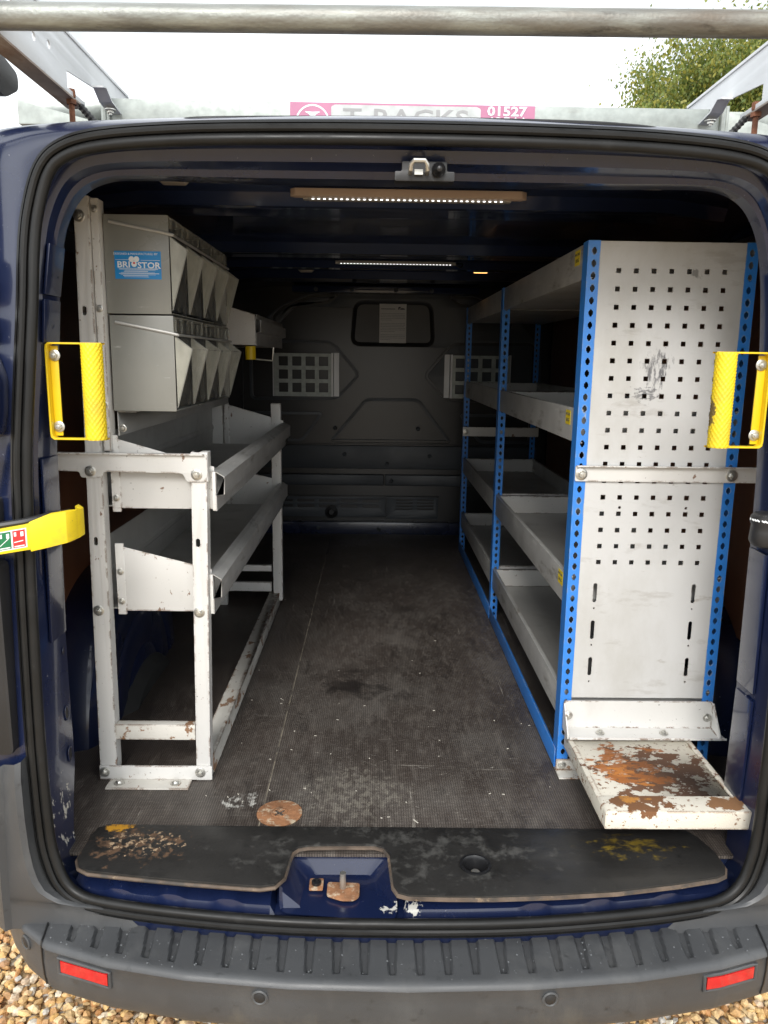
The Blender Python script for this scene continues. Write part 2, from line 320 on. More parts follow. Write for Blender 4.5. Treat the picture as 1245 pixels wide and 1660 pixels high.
def plate_mesh(polys, thick):
    """flat plate with holes: outlines in 2D, filled even-odd, thickness centred; local XY"""
    cu = bpy.data.curves.new('tmp', 'CURVE'); cu.dimensions = '2D'; cu.fill_mode = 'BOTH'; cu.extrude = thick / 2
    for p in polys:
        sp = cu.splines.new('POLY'); sp.points.add(len(p) - 1)
        sp.points.foreach_set('co', [q for (x, y) in p for q in (x, y, 0, 1)]); sp.use_cyclic_u = True
    ob = bpy.data.objects.new('tmp', cu); me = bpy.data.meshes.new_from_object(ob)
    bpy.data.objects.remove(ob); bpy.data.curves.remove(cu); return me
AX = {'Y': Matrix(((1, 0, 0, 0), (0, 0, 1, 0), (0, 1, 0, 0), (0, 0, 0, 1))),          # (x,z) plate, normal along Y
      'X': Matrix(((0, 0, 1, 0), (1, 0, 0, 0), (0, 1, 0, 0), (0, 0, 0, 1))),          # (y,z) plate, normal along X
      'Z': Matrix.Identity(4)}
def plate(polys, thick, axis, at, name, mats, parent=None, bevel=0.):
    me = plate_mesh(polys, thick); me.name = name
    M = Matrix.Translation({'X': (at, 0, 0), 'Y': (0, at, 0), 'Z': (0, 0, at)}[axis]) @ AX[axis]
    me.transform(M); me.materials.clear()
    finish_mesh(me, mats, bool(bevel), bevel)
    o = bpy.data.objects.new(name, me); link(o, parent); return o
def text_mesh(body, size, M, align='CENTER', extrude=.0002, sx=1.0, bold=0.):
    cu = bpy.data.curves.new('txt', 'FONT'); cu.body = body; cu.size = size; cu.align_x = align; cu.align_y = 'CENTER'; cu.extrude = extrude; cu.offset = bold; cu.resolution_u = 2
    ob = bpy.data.objects.new('txt', cu); me = bpy.data.meshes.new_from_object(ob); bpy.data.objects.remove(ob); bpy.data.curves.remove(cu)
    me.transform(Matrix.Diagonal((sx, 1, 1, 1))); me.transform(M); return me
def join_mesh(parts, name, mats, parent=None):
    """parts: (mesh or MB, material index)"""
    V = []; F = []; I = []
    for p, mi in parts:
        o = len(V)
        if isinstance(p, MB): vs, fs = p.v, p.f
        else: vs = [tuple(v.co) for v in p.vertices]; fs = [tuple(f.vertices) for f in p.polygons]
        V += vs; F += [tuple(i + o for i in f) for f in fs]; I += [mi] * len(fs)
    me = bpy.data.meshes.new(name); me.from_pydata(V, [], F); me.polygons.foreach_set('material_index', I)
    for m in mats: me.materials.append(MT[m])
    o = bpy.data.objects.new(name, me); link(o, parent); return o
# a hexagon bolt on a washer, pointing along -Y
def bolt_mesh(n=6, dome=False):
    mb = MB(); mb.lathe([(0, 0), (.0115, 0), (.0115, -.0018), (.0105, -.0024), (.0065, -.0026)], (0, 0, 0), (0, 1, 0), 18)
    if dome: mb.lathe([(.0085, -.0024), (.008, -.005), (.0055, -.0075), (0, -.0082)], (0, 0, 0), (0, 1, 0), 14)
    else:
        mb.lathe([(.0072, -.0024), (.0072, -.0070), (.0062, -.0080), (0, -.0080)], (0, 0, 0), (0, 1, 0), 6)
        mb.lathe([(.0038, -.0078), (.0036, -.0105), (0, -.0108)], (0, 0, 0), (0, 1, 0), 10)
    me = bpy.data.meshes.new('bolt'); me.from_pydata(mb.v, [], mb.f); finish_mesh(me, 'zinc', True, 0); return me
BOLT = bolt_mesh(); DOME = bolt_mesh(dome=True); DARK = DOME.copy(); DARK.materials.clear(); DARK.materials.append(MT['bulk'])
def bolt(parent, loc, d=(0, -1, 0), s=1., me=None, name='bolt'):
    o = bpy.data.objects.new(name, me or BOLT); link(o, parent)
    q = Vector(d).to_track_quat('-Y', 'Z'); o.location = loc; o.rotation_euler = (q @ Matrix.Rotation(random.random() * 6, 3, 'Y').to_quaternion()).to_euler(); o.scale = (s, s, s); return o

def catmull(P, n, closed=True):
    P = [Vector(p) for p in P]; m = len(P); out = []
    segs = m if closed else m - 1
    for i in range(segs):
        a, b, c, d = (P[(i - 1) % m], P[i], P[(i + 1) % m], P[(i + 2) % m]) if closed else (P[max(i - 1, 0)], P[i], P[i + 1], P[min(i + 2, m - 1)])
        for k in range(n):
            t = k / n
            out.append(.5 * ((2 * b) + (-a + c) * t + (2 * a - 5 * b + 4 * c - d) * t * t + (-a + 3 * b - 3 * c + d) * t ** 3))
    if not closed: out.append(P[-1])
    return out

# ================================================================== GROUND
def ground_mat():
    m = mat('gravel_ground', (.20, .15, .09), .9, var=.3, vs=3)
    n = m.node_tree.nodes; l = m.node_tree.links; t = n.new('ShaderNodeTexCoord')
    v = n.new('ShaderNodeTexVoronoi'); v.inputs['Scale'].default_value = 48; l.new(t.outputs['Object'], v.inputs['Vector'])
    r = n.new('ShaderNodeValToRGB'); e = r.color_ramp.elements; e[0].color = (.42, .27, .12, 1); e[1].color = (.30, .29, .28, 1)
    for p, c in ((.3, (.55, .42, .24, 1)), (.55, (.33, .17, .07, 1)), (.75, (.60, .52, .40, 1))): x = e.new(p); x.color = c
    sp = n.new('ShaderNodeSeparateColor'); l.new(v.outputs['Color'], sp.inputs[0]); l.new(sp.outputs[0], r.inputs[0])
    l.new(r.outputs[0], n['Principled BSDF'].inputs['Base Color'])
    b = n.new('ShaderNodeBump'); b.invert = True; b.inputs['Distance'].default_value = .02; l.new(v.outputs['Distance'], b.inputs['Height']); l.new(b.outputs[0], n['Principled BSDF'].inputs['Normal'])
    return m
g = MB(); g.add([(-300, -300, 0), (300, -300, 0), (300, 300, 0), (-300, 300, 0)], [(0, 1, 2, 3)])
gr = build(g, 'ground', [ground_mat()]); gr['kind'] = 'structure'; gr['label'] = 'gravel yard surface under and around the van'
def pebbles():
    bm = bmesh.new(); bmesh.ops.create_icosphere(bm, subdivisions=1, radius=1)
    V0 = np.array([v.co[:] for v in bm.verts]); F0 = np.array([[v.index for v in f.verts] for f in bm.faces]); bm.free()
    P = []
    for (xa, xb, ya, yb) in ((-1.75, -.12, .75, 2.5), (.25, 1.85, .75, 2.3)):
        nx, ny = int((xb - xa) / 0.0175), int((yb - ya) / 0.0175)
        gx, gy = np.meshgrid(np.arange(nx), np.arange(ny))
        p = np.stack([xa + (gx + (gy % 2) * .5).ravel() * 0.0175, ya + gy.ravel() * 0.0175], 1); P.append(p)
    P = np.concatenate(P); P += rng.uniform(-.008, .008, P.shape); N = len(P)
    # fewer triangles: icosphere level 1 for those far from the photographer's corners
    S = rng.uniform(.0085, .0145, (N, 1)) * np.stack([rng.uniform(.8, 1.35, N), rng.uniform(.7, 1.1, N), rng.uniform(.45, .75, N)], 1)
    # lumpy stones
    K = rng.normal(size=(N, 3, 3)); ph = rng.uniform(0, 6.28, (N, 3))
    V = np.repeat(V0[None], N, 0)
    lump = 1 + .13 * np.sin(np.einsum('nvk,njk->nvj', V, K) * 1.7 + ph[:, None]).sum(2)
    V = V * lump[..., None] * S[:, None]
    # random rotation about Z and a tilt
    a = rng.uniform(0, 6.28, N); b = rng.normal(0, .45, N)
    ca, sa, cb, sb = np.cos(a), np.sin(a), np.cos(b), np.sin(b)
    x, y, z = V[..., 0], V[..., 1], V[..., 2]
    y, z = y * cb[:, None] - z * sb[:, None], y * sb[:, None] + z * cb[:, None]
    x, y = x * ca[:, None] - y * sa[:, None], x * sa[:, None] + y * ca[:, None]
    V = np.stack([x + P[:, :1], y + P[:, 1:], z + rng.uniform(.001, .014, (N, 1))], 2).reshape(-1, 3)
    F = (F0[None] + (np.arange(N) * len(V0))[:, None, None]).reshape(-1, 3)
    me = bpy.data.meshes.new('gravel'); me.vertices.add(len(V)); me.vertices.foreach_set('co', V.ravel().astype(np.float32))
    me.loops.add(F.size); me.loops.foreach_set('vertex_index', F.ravel().astype(np.int32))
    me.polygons.add(len(F)); me.polygons.foreach_set('loop_start', np.arange(0, F.size, 3, dtype=np.int32))
    me.polygons.foreach_set('use_smooth', np.zeros(len(F), dtype=bool)); me.update(); me.validate()
    m = bpy.data.materials.new('pebble_stone'); m.use_nodes = True; n = m.node_tree.nodes; l = m.node_tree.links
    gi = n.new('ShaderNodeNewGeometry'); r = n.new('ShaderNodeValToRGB'); e = r.color_ramp.elements; r.color_ramp.interpolation = 'LINEAR'
    e[0].color = (.52, .30, .10, 1); e[1].color = (.38, .37, .36, 1)
    for p, c in ((.18, (.66, .45, .20, 1)), (.34, (.42, .20, .07, 1)), (.50, (.70, .55, .32, 1)), (.66, (.52, .33, .14, 1)), (.80, (.36, .19, .085, 1)), (.92, (.70, .62, .48, 1))): x = e.new(p); x.color = c
    l.new(gi.outputs['Random Per Island'], r.inputs[0])
    t = n.new('ShaderNodeTexCoord'); z = n.new('ShaderNodeTexNoise'); z.inputs['Scale'].default_value = 130; z.inputs['Detail'].default_value = 5; l.new(t.outputs['Object'], z.inputs['Vector'])
    mr = n.new('ShaderNodeMapRange'); mr.inputs[1].default_value = .3; mr.inputs[2].default_value = .7; mr.inputs[3].default_value = .72; mr.inputs[4].default_value = 1.35; l.new(z.outputs['Fac'], mr.inputs[0])
    mm = n.new('ShaderNodeVectorMath'); mm.operation = 'SCALE'; l.new(r.outputs[0], mm.inputs[0]); l.new(mr.outputs[0], mm.inputs['Scale'])
    l.new(mm.outputs[0], n['Principled BSDF'].inputs['Base Color']); n['Principled BSDF'].inputs['Roughness'].default_value = .6
    me.materials.append(m); o = bpy.data.objects.new('gravel', me); col.objects.link(o)
    tag(o, 'golden brown gravel stones spread around the van', 'gravel', kind='stuff')
pebbles()

# ================================================================== TREE
def tree():
    t = thing('broadleaf_tree', 'tall leafy yellow green tree rising beyond the van roof', 'tree', (7.1, 15.5, 0))
    tr = MB(); tr.tube([(7.1, 15.5, -.1), (7.05, 15.5, 2), (7.2, 15.6, 3.6), (7.15, 15.5, 5.2), (7.2, 15.5, 6.8)], [.26, .21, .16, .10, .03], 10)
    for k in range(16):
        a = k * 2.4; z = 2.6 + k * .26; L = 2.2 - k * .09
        p = Vector((7.12, 15.52, z)); d = Vector((math.cos(a), math.sin(a), .75)).normalized()
        tr.tube([p, p + d * L * .5 + Vector((0, 0, .05)), p + d * L], [.075, .04, .012], 7)
    build(tr, 'trunk', 'bark', t, smooth=True)
    # drooping leaf sprays set through the crown volume
    cl = []
    while len(cl) < 1500:
        u = rng.normal(size=3); u /= np.linalg.norm(u); q = rng.uniform(.35, 1) ** .6
        c = np.array([6.95, 15.5, 5.45]) + u * q * np.array([2.55, 2.5, 2.2]) * (1 + .14 * math.sin(u[0] * 5 + u[2] * 7))
        if c[2] > 3.2: cl.append((c, rng.uniform(.16, .36)))
    C = []; 
    for c, r in cl:
        m = int(105)
        C.append(np.concatenate([c + rng.normal(size=(m, 3)) * np.array([r, r, r * 1.15]) * .62], 0))
    C = np.concatenate(C); N = len(C)
    L = rng.uniform(.05, .095, N); W = L * rng.uniform(.22, .36, N)
    d = np.stack([rng.normal(0, .55, N), rng.normal(0, .55, N), -np.abs(rng.normal(.9, .4, N))], 1); d /= np.linalg.norm(d, axis=1)[:, None]
    s = np.cross(d, rng.normal(size=(N, 3))); s /= np.linalg.norm(s, axis=1)[:, None]
    V = np.stack([C, C + d * (L * .5)[:, None] + s * W[:, None], C + d * L[:, None], C + d * (L * .5)[:, None] - s * W[:, None]], 1).reshape(-1, 3)
    me = bpy.data.meshes.new('crown'); F = np.arange(4 * N).reshape(-1, 4)
    me.vertices.add(4 * N); me.vertices.foreach_set('co', V.ravel().astype(np.float32)); me.loops.add(4 * N); me.loops.foreach_set('vertex_index', F.ravel().astype(np.int32))
    me.polygons.add(N); me.polygons.foreach_set('loop_start', np.arange(0, 4 * N, 4, dtype=np.int32)); me.update(); me.validate()
    m = bpy.data.materials.new('tree_leaf'); m.use_nodes = True; n = m.node_tree.nodes; l = m.node_tree.links; b = n['Principled BSDF']
    gi = n.new('ShaderNodeNewGeometry'); r = n.new('ShaderNodeValToRGB'); e = r.color_ramp.elements
    e[0].color = (.10, .15, .035, 1); e[1].color = (.36, .33, .06, 1); x = e.new(.5); x.color = (.20, .25, .055, 1)
    l.new(gi.outputs['Random Per Island'], r.inputs[0]); l.new(r.outputs[0], b.inputs['Base Color']); b.inputs['Roughness'].default_value = .5
    tl = n.new('ShaderNodeBsdfTranslucent'); l.new(r.outputs[0], tl.inputs[0]); ms = n.new('ShaderNodeMixShader'); ms.inputs[0].default_value = .35
    l.new(b.outputs[0], ms.inputs[1]); l.new(tl.outputs[0], ms.inputs[2]); l.new(ms.outputs[0], n['Material Output'].inputs[0])
    me.materials.append(m); o = bpy.data.objects.new('crown', me); link(o, t); o['kind'] = 'stuff'
tree()

# ================================================================== VAN
van = thing('van', 'dark blue panel van seen through its open rear doorway', 'van', (XC, 3.0, 0))
SEAL = [(0, .552), (.20, .551), (.38, .553), (.51, .556), (.585, .563), (.625, .588), (.646, .635), (.657, .70), (.665, .86), (.668, 1.087), (.667, 1.25), (.664, 1.369),
        (.651, 1.514), (.641, 1.615), (.633, 1.713), (.622, 1.774), (.600, 1.832), (.565, 1.860), (.50, 1.874), (.37, 1.880), (.2, 1.881), (0, 1.881)]
INNER = [(0, .562), (.20, .562), (.38, .562), (.50, .562), (.58, .562), (.62, .565), (.645, .60), (.653, .68), (.656, .86), (.655, 1.087), (.652, 1.25), (.648, 1.369),
         (.635, 1.514), (.627, 1.615), (.617, 1.70), (.600, 1.765), (.568, 1.812), (.52, 1.833), (.45, 1.836), (.33, 1.834), (.2, 1.833), (0, 1.833)]
OUTER = [(0, .36), (.25, .36), (.45, .36), (.62, .36), (.80, .37), (.88, .42), (.925, .50), (.935, .62), (.94, .86), (.94, 1.087), (.93, 1.25), (.92, 1.369),
         (.90, 1.514), (.885, 1.615), (.874, 1.72), (.864, 1.815), (.838, 1.878), (.76, 1.913), (.64, 1.926), (.42, 1.933), (.2, 1.936), (0, 1.937)]
def full(half): return half + [(-x, z) for x, z in half[-2:0:-1]]
NS = 5
def ring2(half): return [(p.x, p.y) for p in catmull([(x, z, 0) for x, z in full(half)], NS)]
S2, I2, O2 = ring2(SEAL), ring2(INNER), ring2(OUTER)
def Ys(dx, z): return 1.20 + .08 * (z - .55) / 1.3 + .06 * (dx / .63) ** 2
def lerp(a, b, t): return a + (b - a) * t
def ring3(P, yf): return [(XC + x, yf(x, z), z) for x, z in P]
def between(A, B, w): return [(lerp(a[0], b[0], w), lerp(a[1], b[1], w)) for a, b in zip(A, B)]
# outer skin: rolls from the door opening round the corners to sides and roof
sk = MB(); rings = []
base_y = [Ys(x, z) for x, z in S2]
for w, dy in ((0, .006), (.05, .002), (.12, .004), (.30, .014), (.42, .035), (.60, .09), (.75, .18), (.88, .31), (.96, .44), (1, .62)):
    rings.append([(XC + x, base_y[i] + dy * float(np.interp(O2[i][1], [1.60, 1.90], [1.0, .30])), z) for i, (x, z) in enumerate(between(S2, O2, w))])
for y in (2.6, 4.3, 5.1): rings.append([(XC + x, y, z) for x, z in O2])
rings.append([(XC + x * .8, 5.5, lerp(1.0, z, .8)) for x, z in O2]); rings.append([(XC + x * .02, 5.55, 1.0) for x, z in O2])
sk.loft(rings); build(sk, 'body_shell', 'navy', van, smooth=True)
# reveal of the opening: pillars, header and sill
jb = MB()
def yin(x, z): return 1.42 if z > .75 else lerp(1.36, 1.42, max(0, (z - .56) / .19))
rr = [[(XC + x, Ys(x, z) + .004, z) for x, z in S2]]
rr.append([(XC + x, lerp(Ys(x, z), yin(x, z), .30), z) for x, z in between(S2, I2, .25)])
rr.append([(XC + x, lerp(Ys(x, z), yin(x, z), .36), z) for x, z in between(S2, I2, .62)])
rr.append([(XC + x, lerp(Ys(x, z), yin(x, z), .62), z) for x, z in between(S2, I2, .74)])
rr.append([(XC + x, lerp(Ys(x, z), yin(x, z), .68), z) for x, z in between(S2, I2, .96)])
rr.append([(XC + x, yin(x, z), z) for x, z in I2])
rr.append([(XC + x, yin(x, z) + .006, z) for x, z in between(I2, O2, .02)])
rr.append([(XC + x, yin(x, z) + .03, z) for x, z in between(I2, O2, .45)])
jb.loft(rr); jamb = build(jb, 'door_reveal', 'navy', van, smooth=True)
# rubber seal: lip, channel and bulb following the opening
sl = MB()
def seal_ring(w, dy): return [Vector((XC + x, base_y[i] + dy, z)) for i, (x, z) in enumerate(between(S2, O2, w))]
def seal_off(d, dy):
    out = []; n = len(S2)
    for i in range(n):
        a, b = Vector(S2[i - 1]), Vector(S2[(i + 1) % n]); t = (b - a).normalized(); nn = Vector((t.y, -t.x))
        out.append(Vector((XC + S2[i][0] + nn.x * d, base_y[i] + dy, S2[i][1] + nn.y * d)))
    return out
sl.loft([seal_off(.0195, .004), seal_off(.0195, -.005), seal_off(.0145, -.009), seal_off(.0125, .004)])
sl.tube(seal_off(.0075, -.005), .0068, 10, True); sl.tube(seal_off(-.0085, -.004), .0090, 12, True)
build(sl, 'door_seal', 'seal', van, smooth=True)
# pillar punchings: pressed rings, dark discs painted in for the shade of holes
def punching(side, y, z, ry, rz, nm='painted_hole'):
    px = I2_x(z) * side; m = MB(); n = 18
    X0 = XC + px - side * .0015
    def rg(k, dx): return [(X0 - side * dx, y + ry * k * math.cos(2 * math.pi * j / n), z + rz * k * math.sin(2 * math.pi * j / n)) for j in range(n)]
    m.loft([rg(1.35, 0), rg(1.18, .0012), rg(1.0, .0008), rg(.95, .0006)], True, 0); m.add(rg(1.0, .0009), [tuple(range(n))], 1)
    build(m, nm, ['navy', 'rubber_and_shade'], jamb, smooth=True)
def I2_x(z):
    h = INNER[6:-4]
    return np.interp(z, [q[1] for q in h], [q[0] for q in h])
for s, y, z, a, b in ((-1, 1.385, 1.60, .005, .013), (-1, 1.40, .985, .004, .006), (-1, 1.395, .86, .006, .012), (-1, 1.395, .775, .007, .013), (-1, 1.39, 1.70, .004, .008),
                      (1, 1.385, 1.075, .004, .006), (1, 1.385, .96, .005, .009), (1, 1.375, .90, .008, .013), (1, 1.395, .73, .004, .006)):
    punching(s, y, z, a, b)
for s_, ya, yb, za, zb, slots in ((-1, 1.352, 1.416, 1.640, 1.722, ((1.372, 1.685, .004, .030), (1.396, 1.682, .007, .026))), (-1, 1.350, 1.416, 1.560, 1.632, ()), (-1, 1.350, 1.416, 1.02, 1.36, ()), (1, 1.350, 1.416, .93, 1.20, ()), (1, 1.350, 1.416, .70, .915, ())):
    m = MB(); n0, n1 = I2_x(za), I2_x(zb)                      # lapped reinforcing plates on the door posts
    v = [(XC + s_ * (x - t), y, z) for t in (-.002, .0030) for y, z, x in ((ya, za, n0), (yb, za, n0), (yb, zb, n1), (ya, zb, n1))]
    m.add(v, [(0, 1, 2, 3), (4, 5, 6, 7), (0, 1, 5, 4), (1, 2, 6, 5), (2, 3, 7, 6), (3, 0, 4, 7)])
    pl_ = build(m, 'post_plate', 'navy', jamb, bevel=.0012)
    for y, z, w, h in slots:
        q = XC + s_ * (float(I2_x(z)) - .0034); m = MB(); m.add([(q, a, b) for a, b in slot(y, z, w, h)], [tuple(range(24))]); build(m, 'painted_slot', 'rubber_and_shade', pl_)  # flat dark faces paint the shade of open slots
# floor pan, ceiling, side walls
fp = MB(); fp.box(-.86, .99, 1.345, 4.20, .50, .594); build(fp, 'floor_pan', 'navy_dark', van)
cl = MB(); pr = []
for x in np.linspace(-.80, .93, 14): pr.append((x, 1.905 - .06 * max(0, (abs(x - XC) - .55) / .32) ** 2))
cl.loft([[(x, y, z) for x, z in pr] for y in (1.45, 2.0, 3.0, 4.2)], False); build(cl, 'ceiling_skin', 'navy_dark', van, smooth=True)
for y0, y1, dz in ((1.84, 2.02, .026), (2.60, 2.76, .03), (3.06, 3.18, .024), (3.40, 3.58, .03)):
    rb = MB(); P = []
    sec = [(y0, 0), (y0 + .02, -dz), (y0 + .045, -dz - .003), ((y0 + y1) / 2, -dz + .006), (y1 - .045, -dz - .003), (y1 - .02, -dz), (y1, 0)]
    rb.loft([[(x, y, z + d) for y, d in sec] for x, z in pr[1:-1]], False); build(rb, 'roof_bow', 'navy_dark', van, smooth=True)
for sx in (-1, 1):
    xw = -.80 if sx < 0 else .93
    w = MB(); w.box(xw + sx * .004, xw + sx * .03, 1.46, 4.2, .56, 1.90); build(w, 'side_wall', 'navy_dark', van)
    p = [(1.47, .86), (4.12, .86), (4.12, 1.80), (1.55, 1.80), (1.47, 1.72)]
    m = MB(); m.prism(rpoly(p, .03), 'X', xw - sx * .006, xw); build(m, 'side_lining', 'ply', van, bevel=.001)
    # wheel arch with pressed ribs
    cy, r, xi = (2.12, .40, -.665) if sx < 0 else (2.12, .40, .80)
    wa = MB(); n = 22
    def arc(rad, x): return [(x, cy + rad * math.cos(math.pi * k / n), .585 + (rad - .02) * math.sin(math.pi * k / n)) for k in range(n + 1)]
    wa.loft([arc(r, xw), arc(r, lerp(xw, xi, .62)), arc(r - .012, lerp(xw, xi, .86)), arc(r - .045, xi), arc(r - .12, xi - sx * .006), arc(r - .135, xi - sx * .001), arc(r - .15, xi - sx * .006), arc(r - .23, xi - sx * .006), arc(r - .245, xi - sx * .001), arc(r - .26, xi - sx * .006), arc(.01, xi - sx * .006)], False)
    build(wa, 'wheel_arch', 'navy', van, smooth=True)
# rear wheels under the arches
for xw in (-.74, .87):
    wh = MB(); wh.lathe([(.20, -.10), (.31, -.11), (.335, -.08), (.34, 0), (.335, .08), (.31, .11), (.20, .10)], (xw, 2.12, .34), (1, 0, 0), 40)
    tw = build(wh, 'tyre', 'tyre', van, smooth=True)
    wr = MB(); wr.lathe([(.0, -.07), (.06, -.07), (.10, -.03), (.17, -.04), (.205, -.095), (.205, .095), (.17, .04), (.10, .03), (.06, .07), (0, .07)], (xw, 2.12, .34), (1, 0, 0), 32); build(wr, 'rim', 'alu', tw, smooth=True)
# header latch
lt = MB(); lt.prism(rpoly([(-.046, 1.838), (.055, 1.838), (.055, 1.853), (.042, 1.853), (.042, 1.868), (-.034, 1.868), (-.034, 1.853), (-.046, 1.853)], .003), 'Y', 1.372, 1.40)
MO = .075
lt.v = [((x + MO) * .95, y - .066, z - .019) for x, y, z in lt.v]; la = build(lt, 'roof_latch', 'blackplastic_and_shade', van, bevel=.0015)
k = MB(); k.tube([(.055, 1.374, 1.846), (.055, 1.356, 1.848), (.056, 1.352, 1.854), (.060, 1.350, 1.859), (.078, 1.350, 1.859), (.082, 1.352, 1.854), (.083, 1.356, 1.848), (.083, 1.374, 1.846)], .0038, 8); k.box(.062, .076, 1.366, 1.371, 1.842, 1.850); k.v = [(x * .95, y - .068, z - .015) for x, y, z in k.v]; build(k, 'latch_loop', 'zinc', la, smooth=True)
k = MB(); k.lathe([(.011, 0), (.011, -.008), (.008, -.012), (.006, -.020), (.004, -.026), (0, -.027)], (.097, 1.305, 1.836), (0, 1, .15), 16); build(k, 'rubber_stop', 'rubber_and_shade', la, smooth=True)
# black trim along the roof edge
k = MB(); k.tube(catmull([(-.31, 1.330, 1.905), (-.27, 1.325, 1.909), (0, 1.315, 1.911), (.3, 1.318, 1.911), (.42, 1.325, 1.908), (.47, 1.335, 1.904)], 8, False), .0055, 10); build(k, 'roof_trim', 'seal', van, smooth=True)
# sill: pressed edge with scallops, latch pocket, striker
def board_front(x):
    return np.interp(x, [-.55, -.516, -.332, -.186, .067, .219, .443, .644, .70], [1.29, 1.266, 1.239, 1.224, 1.203, 1.201, 1.217, 1.256, 1.285])
sil = MB(); A = []; B_ = []; C_ = []; D_ = []
for x in np.linspace(-.55, .68, 150):
    bump_ = 0
    for c in (-.46, -.36, -.255, .30, .42, .55): bump_ += math.exp(-((x - c) / .022) ** 4)
    yb = max(board_front(x), Ys(x - XC, .555) + .020); zt = .590 - .012 * (1 - bump_)
    if -.175 < x < .068: zt = .5605
    A.append((x, yb + .10 if not -.175 < x < .068 else yb + .02, zt)); B_.append((x, yb + .012, zt)); C_.append((x, yb - .002 - .006 * bump_, zt - .006)); D_.append((x, yb - .008 - .006 * bump_, .556))
sil.loft([A, B_, C_, D_], False); sill = build(sil, 'sill_edge', 'navy', van, smooth=True)
pk = MB()
o1 = rpoly([(-.165, 1.215), (.052, 1.195), (.048, 1.352), (-.158, 1.352)], .03, 5); o2 = rpoly([(-.128, 1.222), (.020, 1.212), (.012, 1.318), (-.118, 1.318)], .02, 5)
pk.loft([[(x, y, .600) for x, y in o1], [(x, y, .594) for x, y in inset(o1, .006)], [(x, y, .568) for x, y in o2]], True); pk.add([(x, y, .568) for x, y in o2], [tuple(range(len(o2)))])
pk.v = [(x, y, z if y > 1.235 else min(z, .566)) for x, y, z in pk.v]
pocket = build(pk, 'latch_pocket', 'navy', van, smooth=True)
plate([rpoly([(-.078, 1.252), (-.05, 1.240), (-.028, 1.240), (-.018, 1.250), (-.018, 1.285), (-.078, 1.288)], .006)], .004, 'Z', .573, 'striker_plate', 'disc', pocket, .0008)
k = MB(); k.tube([(-.049, 1.272, .572), (-.049, 1.272, .606)], .0058, 10); build(k, 'striker_pin', 'zinc', pocket, smooth=True)
plate([rrect(-.112, -.086, 1.268, 1.298, .003)], .004, 'Z', .573, 'screw_plate', 'disc', pocket, .0005)
k = MB(); k.lathe([(.009, 0), (.009, .005), (.005, .006), (.004, .002), (0, .002)], (-.099, 1.283, .575), (0, 0, 1), 14); build(k, 'screw', 'rubber_and_shade', pocket, smooth=True)

# ---- bumper
GX = [-.532 + i * .0478 for i in range(26)]
def plan_y(x):           # outer plan of the bumper, distance of the face at lateral offset from centre
    d = abs(x - XC) * (.94 if x > XC else 1.0); return float(np.interp(d, [0, .2, .376, .52, .64, .70, .75, .80, .85, .90, .945], [1.108, 1.114, 1.132, 1.160, 1.20, 1.245, 1.30, 1.37, 1.46, 1.60, 1.80]))
bmp = MB(); xs = np.unique(np.concatenate([np.linspace(-.875, 1.005, 420)] + [np.linspace(q - .013, q + .013, 9) for q in GX])); cols = []
for x in xs:
    yf = plan_y(x); back = max(1.285 + .05 * min(1, (abs(x - XC) / .66) ** 2), yf + .03)
    back = min(back, yf + .20) if abs(x - XC) < .72 else yf + .03
    row = []
    nV = 34
    for k in range(nV):
        v = k / (nV - 1); y = lerp(back, yf + .014, v); z = .524 - .012 * v
        gd = 0
        if -.545 < x < .68:
            for q in GX:
                fan = (q - XC) * (.030 if True else 0)   # grooves fan slightly
                xq = q + fan * (1 - v)
                if abs(x - xq) < .02 and v < .94:
                    hw = lerp(.0135, .0065, v); e = min(1, max(0, (hw - abs(x - xq)) / .0035)); e *= min(1, (.94 - v) / .05)
                    gd = max(gd, e)
        row.append((x, y, z - .0085 * gd))
    for y, z in ((.008, .5105), (.003, .507), (.0005, .501), (.003, .497), (.003, .47), (.006, .44), (.012, .415), (.022, .400), (.05, .392), (.12, .390)): row.append((x, yf + y, z))
    cols.append(row)
bmp.loft(cols, False); bumper = build(bmp, 'bumper', 'bumper', van, smooth=True)
for xj in (-.585, .715):      # joints between centre step and corner pieces
    j = MB(); w = .0016
    pth = [(xj - (.014 if xj < 0 else -.014) * (1 - t), lerp(1.325, plan_y(xj) + .012, t), .5255 - .012 * t) for t in np.linspace(0, 1, 12)] + [(xj, plan_y(xj) + q, z) for q, z in ((.004, .511), (.001, .503), (.002, .47), (.005, .44), (.011, .416))]
    j.tube(pth, .0018, 6); build(j, 'panel_joint', 'rubber_and_shade', bumper)
def on_face(x, z, out=.0): return (x, plan_y(x) + .003 - out, z)
for s, xa, xb in ((-1, -.545, -.452), (1, .592, .687)):
    m = MB(); f = []; xs2 = np.linspace(xa, xb, 12)
    def zt(x): return .491 - .0 * abs(x - XC)
    top = [on_face(x, .488, .004) for x in xs2]; bot = [on_face(x, .466, .004) for x in xs2]; tb = [on_face(x, .489, -.002) for x in xs2]; bb = [on_face(x, .465, -.002) for x in xs2]
    m.loft([tb, top, bot, bb], False); m.add([tb[0], top[0], bot[0], bb[0]], [(0, 1, 2, 3)]); m.add([tb[-1], top[-1], bot[-1], bb[-1]], [(0, 1, 2, 3)])
    build(m, 'reflector', 'reflector', bumper, smooth=False)
    fr = [Vector(on_face(x, .4920, .001)) for x in np.linspace(xa - .004, xb + .004, 12)] + [Vector(on_face(x, .4620, .001)) for x in np.linspace(xb + .004, xa - .004, 12)]
    m = MB(); m.tube(fr, .0035, 8, True); build(m, 'reflector_surround', 'bumper', bumper, smooth=True)
